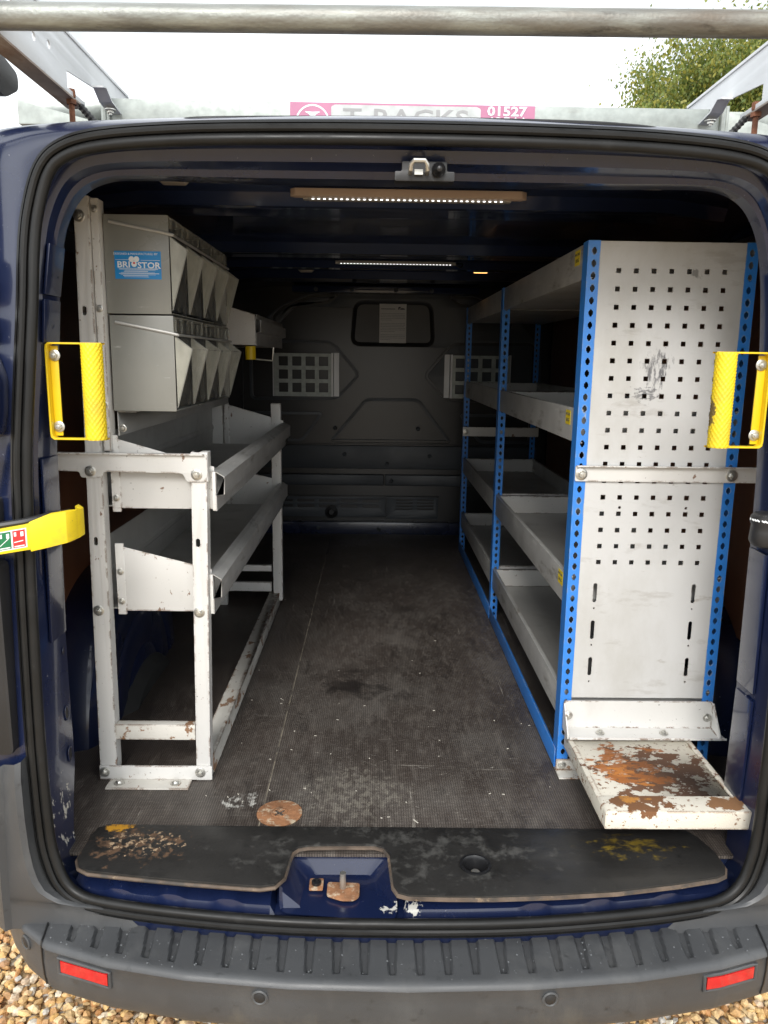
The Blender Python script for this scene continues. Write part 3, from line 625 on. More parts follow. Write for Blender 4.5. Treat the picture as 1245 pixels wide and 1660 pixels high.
for x, z in ((-.183, .4795), (.309, .4795), (-.628, .482)):
    nrm = Vector((plan_y(x + .01) - plan_y(x - .01), -.02, 0)).normalized(); c = Vector(on_face(x, z, .001))
    m = MB(); m.lathe([(.0145, -.002), (.0145, .0015), (.012, .003), (.0095, .0015)], c, nrm, 22, 0); m.lathe([(.0098, .0), (.0095, .002), (.006, .0034), (0, .0038)], c, nrm, 18, 1)
    build(m, 'parking_sensor', ['bumper', 'blackplastic_and_shade'], bumper, smooth=True)
# plastic uprights beside the opening
for s in (-1, 1):
    up = MB(); secs = []
    for z, k in ((.500, 1.0), (.535, 1.0), (.548, 1.0), (.556, 1.0), (.561, 1.0), (.567, 1.0), (.577, 1.0), (.59, 1.0), (.61, .995), (.635, .99), (.67, .98), (.72, .97), (.80, .94), (.83, .90)):
        row = []
        top = z > .82
        sx_ = float(np.interp(z, [.50, .545, .556, .563, .572, .588, .61, .635, .66, .70, .86], [.46, .50, .53, .598, .618, .640, .652, .659, .664, .668, .676]))
        for dx, y in ((sx_ + .008, 1.295), (sx_ + .010, 1.262), (sx_ + .020, 1.258), (max(.722, sx_ + .04), 1.276), (.732, 1.268), (.760, 1.290), (.80, 1.352), (.855, 1.455), (.905, 1.60), (.945, 1.80)):
            zz = z - (.0 if z < .7 else (dx - .69) * .35)
            row.append((XC + s * dx, y - .022 + (1 - k) * .20, zz))
        secs.append(row)
    up.loft(secs, False); build(up, 'bumper_corner', 'bumper', van, smooth=True)
# left door post fittings: pressing, bead, hinge, rubber cable tube, bolts
k = MB(); k.tube(catmull([(-.640, 1.318, 1.90), (-.641, 1.315, 1.84), (-.640, 1.322, 1.72), (-.645, 1.322, 1.66), (-.652, 1.33, 1.62)], 8, False), .006, 8); build(k, 'pillar_bead', 'navy', van, smooth=True)
k = MB(); k.prism(rpoly([(-.78, .84), (-.634, .84), (-.634, 1.19), (-.78, 1.19)], .012), 'Y', 1.268, 1.31); build(k, 'lamp_housing', 'blackplastic_and_shade', van, bevel=.004)
k = MB(); k.prism(rpoly([(-.78, 1.62), (-.640, 1.625), (-.630, 1.66), (-.636, 1.70), (-.78, 1.70)], .01), 'Y', 1.298, 1.335); build(k, 'hinge_cover', 'navy', van, bevel=.004)
hb = MB(); hb.prism(rpoly([(-.70, 1.40), (-.628, 1.405), (-.622, 1.44), (-.618, 1.50), (-.632, 1.54), (-.70, 1.555)], .012), 'Y', 1.285, 1.33); hinge = build(hb, 'door_hinge', 'navy', van, bevel=.003)
for z in (1.425, 1.475, 1.525): bolt(hinge, (-.636, 1.285, z), s=.8)
k = MB(); pth = [(-.640, 1.29, 1.385)] + [(-.640 - .0022 * i, 1.288 - .0006 * i, 1.385 - .0042 * i) for i in range(1, 34)]
k.tube(pth, [.0115 + .0022 * (i % 2) for i in range(len(pth))], 14); build(k, 'cable_tube', 'blackplastic_and_shade', van, smooth=False)
k = MB(); k.prism(rpoly([(-.70, 1.56), (-.632, 1.56), (-.632, 1.60), (-.70, 1.61)], .006), 'Y', 1.305, 1.335); build(k, 'hinge_cover', 'blackplastic_and_shade', van, bevel=.003)
k = MB(); k.prism(rpoly([(-.72, 1.20), (-.640, 1.20), (-.640, 1.30), (-.72, 1.30)], .01), 'Y', 1.30, 1.335); build(k, 'hinge_cover', 'blackplastic_and_shade', van, bevel=.003)
# yellow sleeved door check arm with a locking pictogram
arm = MB(); secs = []
for x, y, z, h in ((-.80, 1.275, 1.205, .042), (-.70, 1.285, 1.216, .042), (-.648, 1.290, 1.2235, .042), (-.590, 1.300, 1.2330, .044), (-.588, 1.296, 1.2335, .050), (-.56, 1.305, 1.2420, .056), (-.535, 1.318, 1.2460, .054), (-.526, 1.335, 1.2470, .048), (-.525, 1.355, 1.247, .046), (-.545, 1.385, 1.247, .046)):
    x, y, z = x + .018, y - .042, z + .009
    secs.append([(x, y, z - h / 2), (x, y, z + h / 2), (x + .002, y + .012, z + h / 2 + .001), (x + .002, y + .012, z - h / 2 - .001)])
arm.loft(secs, True, 0, True); ca = build(arm, 'door_check_arm', 'yellowrubber', van, bevel=.003)
def on_arm(u, v, o=.0): # u 0..1 along the sticker, v -1..1 up
    x = lerp(-.640, -.594, u); t = (x + .648) / (.058)
    return Vector((x + .018, lerp(1.248, 1.258, t) - .0006 - o, lerp(1.2325, 1.2420, t) + v * .0165))
def quad(mb, u0, u1, v0, v1, mi, o): mb.add([on_arm(u0, v0, o), on_arm(u1, v0, o), on_arm(u1, v1, o), on_arm(u0, v1, o)], [(0, 1, 2, 3)], mi)
k = MB(); quad(k, 0, 1, -1, 1, 0, 0); quad(k, .05, .47, -.88, .88, 1, .0003); quad(k, .53, .95, -.88, .88, 2, .0003)
for u0, mi in ((.05, 0), (.53, 0)):
    quad(k, u0 + .04, u0 + .38, -.80, -.68, mi, .0006); quad(k, u0 + .05, u0 + .13, .30, .72, mi, .0006); quad(k, u0 + .27, u0 + .37, .22, .70, mi, .0006)
a, b = on_arm(.09, -.52, .0006), on_arm(.40, .16, .0006); w = Vector((0, 0, .0016)); k.add([a, b, b + w, a + w], [(0, 1, 2, 3)], 0)
a, b = on_arm(.57, -.35, .0006), on_arm(.88, -.28, .0006); k.add([a, b, b + w, a + w], [(0, 1, 2, 3)], 0)
build(k, 'pictogram_sticker', ['stickwhite', 'stickgreen', 'stickred'], ca)
k = MB(); k.tube([(-.80, 1.288, 1.232), (-.66, 1.298, 1.2475), (-.60, 1.305, 1.257), (-.57, 1.325, 1.2625), (-.545, 1.36, 1.263)], .006, 8); k.v = [(x + .018, y - .040, z + .009) for x, y, z in k.v]; build(k, 'arm_rod', 'blackplastic_and_shade', ca, smooth=True)
# black check housing on the other door post
k = MB(); k.lathe([(0, .03), (.012, .03), (.024, .028), (.030, .022), (.031, .012), (.028, .006), (.029, -.004), (.030, -.022), (.026, -.030), (.018, -.034), (0, -.034)], (.712, 1.352, 1.250), (0, 0, 1), 28)
hs = build(k, 'check_housing', 'blackplastic_and_shade', van, smooth=True); hs['label'] = 'black door check housing with flaked white paint on top'
k = MB(); 
for a0 in range(9):
    a = R(175 + a0 * 13 + random.uniform(-4, 4)); r0 = .0295; k.add([(.712 + (r0 + d) * math.cos(a + e), 1.352 + (r0 + d) * math.sin(a + e), 1.250 + z) for d, e, z in ((-.003, -.10, .0255), (.0022, -.07, .0165), (.0024, .09, .0145), (-.004, .11, .026))], [(0, 1, 2, 3)])
build(k, 'paint_flake', 'stickwhite', hs)
# ---- bulkhead
YB = 4.15
bulk = thing_part = None
bk = MB(); bk.box(-.80, .93, YB + .016, YB + .04, .56, 1.93); bulk = build(bk, 'bulkhead', 'rubber_and_shade', van)  # backing coloured near black to paint shade into the panel grooves
def mir(p): return [(2 * .091 - x, z) for x, z in p][::-1]
outl = rpoly([(-.70, 1.09), (.88, 1.09), (.88, 1.60), (.70, 1.80), (.52, 1.875), (-.34, 1.875), (-.52, 1.80), (-.70, 1.60)], .10, 6)
win = rpoly([(-.135, 1.605), (.317, 1.605), (.298, 1.842), (-.115, 1.842)], .06, 6)
hexl = rpoly([(-.66, 1.632), (-.225, 1.628), (-.078, 1.457), (-.20, 1.328), (-.66, 1.322)], .035, 5)
trap = rpoly([(-.047, 1.332), (.234, 1.332), (.415, 1.102), (-.238, 1.102)], .028, 5)
low = rpoly([(-.66, 1.255), (-.275, 1.255), (-.385, 1.104), (-.66, 1.104)], .025, 5)
upl = rpoly([(-.19, 1.868), (-.255, 1.818), (-.42, 1.812), (-.525, 1.70), (-.54, 1.75), (-.49, 1.80), (-.33, 1.862)], .02, 4)
holes = [outl, win]
for sh in (hexl, mir(hexl), trap, low, mir(low), upl, mir(upl)):
    holes += [inset(sh, -.004), inset(sh, .012)]
plate(holes, .016, 'Y', YB + .008, 'moulded_panel', 'bulk', bulk, .0015)
wf = MB(); wl_ = [[(x, y, z) for x, z in p] for p, y in ((win, YB), (inset(win, .012), YB + .004), (inset(win, .024), YB + .014))]
wf.loft(wl_, True); build(wf, 'window_surround', 'blackplastic_and_shade', bulk, smooth=True)
plate([inset(win, .022)], .004, 'Y', YB + .0135, 'window_pane', mat('smoked_pane', (.07, .072, .072), .45, var=.1), bulk)
k = MB(); k.box(-.70, .88, YB + .000, YB + .02, .955, 1.082); build(k, 'kick_panel', 'bulk', bulk, bevel=.006)
k = MB(); k.box(-.70, .055, YB - .012, YB + .02, .865, .925); build(k, 'ledge', 'bulk', bulk, bevel=.008)
k = MB(); k.box(.060, .88, YB - .010, YB + .02, .865, .925); build(k, 'ledge', 'bulk', bulk, bevel=.008)
gh = [rrect(-.56, .066, .692, .802, .006)]
for i in range(5):
    for j in range(2): gh.append(rrect(-.535 + i * .118, -.535 + i * .118 + .095, .772 - j * .030, .788 - j * .030, .004))
plate(gh, .006, 'Y', YB - .008, 'vent_grille', 'bulk', bulk, .001)
gh = [rrect(.070, .352, .684, .805, .006)]
for i in range(2):
    for j in range(4): gh.append(rrect(.122 + i * .115, .122 + i * .115 + .092, .784 - j * .0165, .793 - j * .0165, .003))
plate(gh, .006, 'Y', YB - .014, 'vent_grille', 'bulk', bulk, .001)
k = MB(); k.box(-.565, .36, YB - .004, YB + .015, .685, .806); build(k, 'vent_backing', 'rubber_and_shade', bulk)
k = MB(); k.lathe([(.035, 0), (.035, -.012), (.018, -.020), (.014, -.012), (0, -.012)], (-.23, YB - .010, .718), (0, 1, 0), 20); build(k, 'drain_spout', 'blackplastic_and_shade', bulk, smooth=True)
k = MB(); k.box(-.79, .92, YB - .030, YB + .016, .594, .666); build(k, 'bulkhead_base', 'navy', bulk, bevel=.006)
for x, z in ((-.21, 1.175), (.235, 1.175), (-.16, 1.035), (.30, 1.03), (.07, .985), (.095, .893), (-.30, .632), (.03, .627)): bolt(bulk, (x, YB - (.03 if z < .65 else .012 if z < .9 else .001), z), s=1.0, me=DARK, name='fixing')
k = MB(); k.box(-.42, .52, 4.00, 4.10, 1.865, 1.898); hb2 = build(k, 'roof_brace', 'navy_dark', van, bevel=.006)
for x in (-.30, -.12, .10, .28): bolt(hb2, (x, 4.0, 1.88), s=1., me=DARK, name='fixing')

# ================================================================== LOAD FLOOR
fm = thing('floor_mat', 'dark ribbed rubber floor lining inside the van', 'floor mat', (.06, 2.7, .594))
k = MB(); k.box(-.226, .96, 1.335, 4.118, .594, .6005); build(k, 'mat_sheet', 'floor', fm)
k = MB(); k.box(-.83, -.2285, 1.335, 4.118, .594, .6003); build(k, 'mat_sheet', 'floor', fm)
k = MB(); k.box(-.2285, -.226, 1.335, 3.66, .594, .5998); build(k, 'dusty_seam', mat('seam_dust', (.24, .21, .16), .9, var=.4, vs=18, layers=[((.05, .045, .04), 14, .5, .6, (1, 1, 1), None, None, None, .9)]), fm)
bd = [(-.549, 1.372), (-.549, 1.300), (-.538, 1.278), (-.516, 1.265), (-.43, 1.252), (-.332, 1.239), (-.25, 1.230), (-.196, 1.225), (-.170, 1.230), (-.156, 1.252), (-.152, 1.300), (-.148, 1.326), (-.138, 1.338), (-.119, 1.344), (-.05, 1.346), (.010, 1.346), (.028, 1.338), (.038, 1.318), (.041, 1.27), (.044, 1.228), (.052, 1.210), (.070, 1.203), (.14, 1.201), (.219, 1.201), (.33, 1.207), (.443, 1.217), (.56, 1.237), (.640, 1.255), (.660, 1.266), (.669, 1.285), (.668, 1.330), (.655, 1.375), (.640, 1.398), (.55, 1.401), (.2, 1.403), (-.2, 1.405), (-.525, 1.408), (-.543, 1.398)]
bh = ell(.198, 1.285, .0265, n=28)
tb = thing('threshold_board', 'black faced plywood board along the rear door sill', 'board', (.06, 1.3, .6))
plate([bd, bh], .013, 'Z', .607, 'board', 'board', tb, .0012)
k = MB(); k.tube([Vector((x, y, .606)) for x, y in inset(bd, -.0006)], .0040, 6, True); build(k, 'board_edge', 'plyedge', tb, smooth=True)
tdn = thing('tie_down_cup', 'black round tie-down cup sunk in the sill board', 'tie-down', (.198, 1.285, .59))
k = MB(); k.lathe([(.0295, .014), (.0295, .0165), (.025, .017), (.0225, .012), (.019, -.012), (0, -.013)], (.198, 1.285, .600), (0, 0, 1), 30); build(k, 'cup', 'rubber_and_shade', tdn, smooth=True)
k = MB(); k.lathe([(.0, .004), (.008, .004), (.010, .001), (.010, -.012)], (.198, 1.280, .600), (0, 0, 1), 18); build(k, 'stud', 'zinc', tdn, smooth=True)
dk = thing('floor_anchor_disc', 'rusted round steel disc with a cross slot on the floor', 'disc', (-.19, 1.468, .6))
plate([ell(-.19, 1.468, .0475, .0465, 40), [(-.19 + r * math.cos(a), 1.468 + r * math.sin(a)) for a, r in ((R(45 * q / 1 + s), rr_) for q in (1, 3, 5, 7) for s, rr_ in ((-12, .015), (12, .015), (45, .005)))]], .003, 'Z', .6022, 'disc', 'disc', dk, .0006)
k = MB(); k.lathe([(.016, 0), (.018, .0006), (.017, .0014), (.0155, .0016)], (-.19, 1.468, .6034), (0, 0, 1), 24); build(k, 'rim', 'disc', dk, smooth=True)
# chips and splinters
k = MB()
for i in range(48):
    x, y = random.uniform(-.45, .45), 1.42 + abs(random.gauss(0, .55))
    if y > 3.6: continue
    a = random.uniform(0, 6.3); L = random.choice([.0012, .0015, .002, .002, .003, .003, .008]); w = random.uniform(.0005, .0014)
    u = Vector((math.cos(a), math.sin(a), 0)) * L; v = Vector((-math.sin(a), math.cos(a), 0)) * w; c = Vector((x, y, .6008))
    k.add([c - u - v, c + u - v * .6, c + u * .8 + v, c - u + v * .7] + [p + Vector((0, 0, .0008)) for p in (c - u - v, c + u - v * .6, c + u * .8 + v, c - u + v * .7)], [(4, 5, 6, 7), (0, 1, 5, 4), (1, 2, 6, 5), (2, 3, 7, 6), (3, 0, 4, 7)])
tag(build(k, 'floor_debris', 'debris', None), 'pale splinters and crumbs scattered over the floor lining', 'debris', kind='stuff')
# rain drops on the bumper step
k = MB()
for i in range(260):
    x = random.uniform(-.66, .80); yf = plan_y(x); y = yf + .012 + abs(random.gauss(0, .05))
    if y > 1.27: continue
    r = random.choice([.0007, .0008, .001, .0013, .0020]); z = .524 - .012 * (1 - min(1, (y - yf - .014) / .16)) + .0002
    if y < 1.16 and random.random() < .3: x = min(GX, key=lambda q: abs(q - x)); z -= .004
    k.lathe([(r, -.0004), (r * .92, r * .28), (r * .55, r * .52), (0, r * .6)], (x, y, z), (0, 0, 1), 8)
tag(build(k, 'water_drops', 'water', None, smooth=True), 'rain drops beaded on the grey bumper step', 'water drops', kind='stuff')

# ================================================================== LEFT RACKING
lr = thing('steel_racking', 'worn off-white steel racking with two sloping trays along the side', 'racking', (-.48, 2.2, .6))
Y0 = 1.60
def frame_post(poly, holes, name='post', mt='white', y=Y0, d=.028):
    a = plate([poly] + holes, .0025, 'Y', y, name, mt, lr, .0006); return a
def post(name, x0, x1, z0, z1, y, depth, holes=(), mt='white', xt0=None, xt1=None):
    xt0 = x0 if xt0 is None else xt0; xt1 = x1 if xt1 is None else xt1
    poly = [(x0, z0), (x1, z0), (xt1, z1), (xt0, z1)]
    o = plate([poly] + list(holes), .003, 'Y', y, name, mt, lr, .0008)
    m = MB()
    for a, b, s in ((x0, xt0, 1), (x1, xt1, -1)):
        v = [(a, y + .0015, z0), (a + s * .003, y + .0015, z0), (a + s * .003, y + depth, z0), (a, y + depth, z0)]
        w = [(b + (p[0] - a), p[1], z1) for p in v]; m.loft([v, w], True, 0, True)
    build(m, 'post_flange', mt, o); return o
tp = post('post', -.609, -.571, .60, 1.845, Y0, .03, [slot(-.583, 1.627, .008, .018), slot(-.588, 1.153, .008, .018)], xt0=-.592, xt1=-.5635)
for z in (1.822, 1.632, 1.44): bolt(lr, (-.555, 1.6055, z), s=.62, me=DOME)
fpst = post('post', -.393, -.362, .60, 1.345, Y0, .028, [slot(-.372, 1.152, .009, .018)], mt='white', xt0=-.381, xt1=-.348)
k = MB(); k.box(-.5625, -.5475, 1.606, 1.640, 1.345, 1.842); build(k, 'slotted_strip', 'white', lr, bevel=.001)
k = MB(); k.box(-.600, -.560, 2.862, 2.89, .60, 1.40); build(k, 'post', 'white', lr, bevel=.001)
k = MB(); k.box(-.382, -.347, 2.862, 2.89, .62, 1.375); build(k, 'post', 'white', lr, bevel=.001)
k = MB(); k.box(-.57, -.39, 2.866, 2.886, .655, .690); build(k, 'end_rail', 'white', lr, bevel=.001)
k = MB(); k.box(-.57, -.39, 2.866, 2.886, .735, .758); build(k, 'end_rail', 'white', lr, bevel=.001)
# arm across the end, with rounded lugs for the bolts
bar = rpoly([(-.80, 1.338), (-.80, 1.306), (-.612, 1.303), (-.610, 1.290), (-.566, 1.290), (-.562, 1.303), (-.398, 1.301), (-.390, 1.283), (-.352, 1.283), (-.347, 1.296), (-.347, 1.343)], .006, 3)
ob = plate([bar], .003, 'Y', Y0 - .0035, 'cross_arm', 'white', lr, .0008)
k = MB(); k.box(-.79, -.352, Y0 - .012, Y0 + .002, 1.3395, 1.3425); build(k, 'arm_lip', 'white', ob, bevel=.0006)
k = MB(); k.box(-.363, -.346, Y0 - .002, Y0 + .03, 1.283, 1.3455); build(k, 'arm_cap', 'white', ob, bevel=.0015)
k = MB(); k.box(-.5715, -.393, Y0 + .001, Y0 + .022, .697, .733); build(k, 'low_rail', 'whiterust', lr, bevel=.001)
k = MB(); k.box(-.609, -.357, Y0 - .006, Y0 - .002, .6035, .6365); build(k, 'base_plate', 'white', lr, bevel=.0008)
k = MB(); k.box(-.585, -.402, Y0 - .045, Y0 - .004, .601, .6045); build(k, 'foot_flange', 'whiterust', lr, bevel=.001)
k = MB(); k.box(-.364, -.359, Y0 + .03, 2.885, .602, .650); k.box(-.359, -.330, Y0 + .03, 2.885, .645, .6498) if False else None
k.box(-.398, -.359, Y0 + .03, 2.885, .6465, .650); build(k, 'base_rail', 'whiterust', lr, bevel=.0008)
for x, z in ((-.582, 1.807), (-.589, 1.304), (-.369, 1.299), (-.590, 1.000), (-.374, .998), (-.597, .622), (-.383, .622)): bolt(lr, (x, Y0 - (.005 if z > 1.28 and z < 1.4 else .0065 if z < .64 else .0018), z), s=1.0)
for x in (-.56, -.435): bolt(lr, (x, Y0 - .024, .6048), (0, 0, 1), s=1.0, me=DOME)
def tray(z0, ztl, ztr, zb, y1, dx=0.):
    XB, XF = -.548, -.350 + dx
    k = MB(); k.box(-.60, XF, 1.630, y1, z0 - .002, z0); tr = build(k, 'tray', 'grey', lr)
    bkm = MB(); s = [(-.600, z0), (-.597, z0 + .05), (-.594, z0 + .056), (-.594, z0 + .066), (-.598, z0 + .072), (-.598, zb)]
    bkm.loft([[(x, y, z) for x, z in s] for y in (1.63, y1)], False); bkm.loft([[(x - .002, y, z) for x, z in s] for y in (1.63, y1)], False); build(bkm, 'back_wall', 'grey', tr)
    for y in (1.622, y1 - .012):
        pl = [(-.552, z0 - .004), (XF, z0 - .004), (XF, ztr), (-.552, ztl)]
        k = MB(); k.prism(pl, 'Y', y, y + .0025); k.box(-.556, -.538, y - .001, y + .0045, z0 - .012, ztl + .004); e = build(k, 'end_panel', 'white', tr, bevel=.0005)
    for z in (z0 + .018, z0 + .085 if zb - z0 > .1 else z0 + .06): bolt(tr, (-.547, 1.620, z), s=.62)
    # folded front rail
    xf = XF + .006; h = ztr - z0 - .012
    s = [(xf, z0 - .006), (xf, z0 + h * .36), (xf + .017, z0 + h * .40), (xf + .0175, z0 + h * .90), (xf + .002, z0 + h * 1.02), (xf - .010, z0 + h * 1.06)]
    t2 = [(x - .002, z - .0005) for x, z in s]
    k = MB(); sec = s + t2[::-1]; k.loft([[(x, y, z) for x, z in sec] for y in (1.612, y1 + .010)], True, 0, True); build(k, 'front_rail', 'rail', tr)
    k = MB(); k.box(XF - .003, XF + .004, 1.612, 1.634, z0 - .006, z0 + h * 1.03); build(k, 'rail_end', 'white', tr, bevel=.0008)
    return tr
tray(1.225, 1.372, 1.312, 1.372, 2.88, .012)
tray(.996, 1.139, 1.088, 1.142, 2.88)
k = MB(); k.box(-.540, -.537, 1.634, 2.86, 1.374, 1.4255); k.box(-.537, -.500, 1.634, 1.80, 1.4235, 1.4255)
build(k, 'bin_support', 'grey', lr, bevel=.0006)
for z in (1.39, 1.345): bolt(lr, (-.5295, 1.634, z), s=.7, me=DOME)

# ---- tilt bin cabinets
def bins(z0, z1, label, with_sticker, dx):
    XA, XB = -.546 + dx, -.416 + dx; YA, YB2 = 1.625, 2.222; n = 4; w = (YB2 - YA) / n
    t = thing('tilt_bin_cabinet', label, 'bin cabinet', ((XA + XB) / 2, 1.92, z0), 'tilt bin cabinets')
    k = MB(); k.box(XA, XB, YA, YA + .003, z0, z1); k.box(XA, XB, YB2 - .003, YB2, z0, z1); k.box(XA, XA + .003, YA + .003, YB2 - .003, z0, z1); k.box(XA + .003, XB, YA + .003, YB2 - .003, z1 - .003, z1 - .0004); k.box(XA + .003, XB, YA + .003, YB2 - .003, z0 + .0004, z0 + .003)
    hz = build(k, 'housing', 'cab', t, bevel=.0014)
    k = MB(); k.tube([(XA + .012, YA - .001, z1 - .014), (XB - .010, YA - .001, z1 - .034), (XB + .008, YA + .001, z1 - .038)], .0032, 8); k.tube([(XB + .008, YA + .001, z1 - .038), (XB + .008, YB2, z1 - .038)], .0026, 8); build(k, 'retaining_rod', 'grey', t, smooth=True)
    for i in range(1, n): c = MB(); c.box(XA + .004, XB - .004, YA + i * w - .0012, YA + i * w + .0012, z0 + .004, z1 - .004); build(c, 'divider', 'blackplastic_and_shade', hz)  # dividers coloured black to paint the shade inside the cabinet
    # label holder strip along the top front
    k = MB(); k.box(XB - .002, XB + .001, YA + .003, YB2, z1 - .036, z1 - .002)
    for i in range(n * 3 + 1): yy = YA + .006 + i * (YB2 - YA - .012) / (n * 3); k.box(XB + .001, XB + .005, yy - .003, yy + .003, z1 - .032, z1 - .004)
    build(k, 'label_strip', 'clear', t)
    for i in range(n):
        y0, y1 = YA + i * w + .004, YA + (i + 1) * w - .003
        T, N_, Bt, ib = (XB + .001, z1 - .040), (XB + .036, z1 - .066), (XB + .002, z0 + .008), (XB - .055, z1 - .070)
        side = [T, N_, Bt]
        b = MB()
        b.add([(N_[0], y0, N_[1]), (N_[0], y1, N_[1]), (Bt[0], y1, Bt[1]), (Bt[0], y0, Bt[1])], [(0, 1, 2, 3)])
        b.add([(T[0], y0, T[1]), (T[0], y1, T[1]), (N_[0], y1, N_[1]), (N_[0], y0, N_[1])], [(0, 1, 2, 3)])
        b.tube([(N_[0], y0, N_[1]), (N_[0], y1, N_[1])], .0016, 6)
        bo = build(b, 'tilt_bin', 'clear', t)
        for y in (y0, y1 - .0022): c = MB(); c.prism(side, 'Y', y, y + .0022); build(c, 'bin_side', 'frost', bo)
        c = MB(); c.prism([(XB - .055, z1 - .05), (XB - .052, z1 - .05), (XB - .010, z0 + .008), (XB - .013, z0 + .008)], 'Y', y0 + .002, y1 - .002); build(c, 'bin_back', 'blackplastic_and_shade', bo)  # black back puts the bin's inner shade into the colour
        for y in (y0, y1): c = MB(); c.tube([(T[0], y, T[1]), (N_[0], y, N_[1]), (Bt[0], y, Bt[1])], .0011, 5); build(c, 'bin_rim', 'cab', bo, smooth=True)
    if with_sticker:
        x0, x1, za, zb2 = XA + .020, XA + .113, 1.692, 1.746; ys = YA - .0006; cx = (x0 + x1) / 2
        S = MB(); S.box(x0, x1, ys, YA, za, zb2)
        def TM(x, z): return Matrix.Translation((x, ys - .0003, z)) @ AX['Y']
        parts = [(S, 0), (text_mesh('DESIGNED & MANUFACTURED BY', .0058, TM(cx - .004, zb2 - .0055)), 1), (text_mesh('BRI', .0165, TM(x0 + .018, za + .0275), sx=1.15, bold=.0003), 1), (text_mesh('STOR', .0165, TM(x1 - .0245, za + .0262), sx=1.12, bold=.0003), 1)]
        e = MB()
        for q, zz in ((cx - .0125, za + .0385), (cx - .0025, za + .0385), (cx - .0075, za + .029)): e.add([(x, ys - .0003, z) for x, z in ell(q, zz, .0056, n=18)], [tuple(range(18))])
        for i in range(9): zz = za + .004 + i * .0021; a = x0 + random.uniform(.001, .02); e.box(a, random.uniform(x1 - .03, x1 - .001), ys - .0003, ys, zz, zz + .0005 + .0005 * (i % 2))
        e.box(x0 + .002, x0 + .034, ys - .0003, ys, za + .037, za + .0376); e.box(cx + .006, x1 - .002, ys - .0003, ys, za + .0362, za + .0368)
        parts.append((e, 1)); f = MB(); f.add([(x, ys - .0005, z) for x, z in ell(cx - .0075, za + .031, .0022, n=12)], [tuple(range(12))]); parts.append((f, 2))
        join_mesh(parts, 'maker_sticker', ['stickblue', 'stickwhite', 'redstick'], t)
bins(1.624, 1.816, 'upper grey cabinet of clear tilt bins with a blue sticker', True, 0)
bins(1.427, 1.621, 'lower plain grey cabinet of clear tilt bins', False, .003)
# ---- small tray shelf further in
us = thing('wall_tray', 'short pale steel tray shelf high up beyond the tilt bins', 'shelf', (-.45, 3.05, 1.58))
k = MB(); k.box(-.60, -.412, 2.70, 3.42, 1.583, 1.586); build(k, 'tray', 'grey', us)
for y in (2.694, 3.416): k = MB(); k.prism([(-.60, 1.582), (-.408, 1.582), (-.408, 1.682), (-.60, 1.737)], 'Y', y, y + .003); build(k, 'end_panel', 'white', us, bevel=.0005)
s = [(-.405, 1.580), (-.405, 1.622), (-.389, 1.626), (-.389, 1.664), (-.402, 1.668), (-.403, 1.683)]
k = MB(); k.loft([[(x, y, z) for x, z in s + [(x - .002, z) for x, z in s][::-1]] for y in (2.694, 3.43)], True, 0, True); build(k, 'front_rail', 'rail', us)
k = MB(); k.box(-.80, -.60, 2.72, 2.76, 1.59, 1.62); k.box(-.80, -.60, 3.36, 3.40, 1.59, 1.62); build(k, 'wall_bracket', 'white', us)

# ================================================================== RIGHT SHELVING
ru = thing('shelving_unit', 'boltless shelving with bright blue perforated posts and grey trays', 'shelving', (.61, 2.7, .6))
XL, XR, YF = .434, .787, 1.650
key = [(-.0048, -.0035), (-.0028, -.0046), (-.0022, -.0075), (.0022, -.0075), (.0028, -.0046), (.0048, -.0035), (.0048, .0030), (.0028, .0042), (.0022, .0070), (-.0022, .0070), (-.0028, .0042), (-.0048, .0030)]
def blue_post_mesh(flip):
    s = -1 if flip else 1
    x0, x1 = (0, .0255); cxh = .0135
    polys = [[(x0, 0), (x1, 0), (x1, 1.183), (x0, 1.183)]] + [[(cxh + px, .022 + i * .0248 + pz) for px, pz in key] for i in range(47)]
    me = plate_mesh(polys, .002); me.transform(AX['Y']); bm = bmesh.new(); bm.from_mesh(me)
    f = MB(); f.box(0, .002, .001, .038, 0, 1.183)
    vs = [bm.verts.new(v) for v in f.v]; [bm.faces.new([vs[i] for i in q]) for q in f.f]
    bm.to_mesh(me); bm.free(); me.materials.clear()
    if flip: me.transform(Matrix.Diagonal((-1, 1, 1, 1)))
    finish_mesh(me, 'blue', False, 0); return me
PM = {False: blue_post_mesh(False), True: blue_post_mesh(True)}
posts = {}
for i, y in enumerate((YF, 2.715, 3.765)):
    for fl_, x in ((False, XL), (True, XR)):
        o = bpy.data.objects.new('post', PM[fl_]); link(o, ru); o.location = (x, y + .001, .602); posts[i, fl_] = o
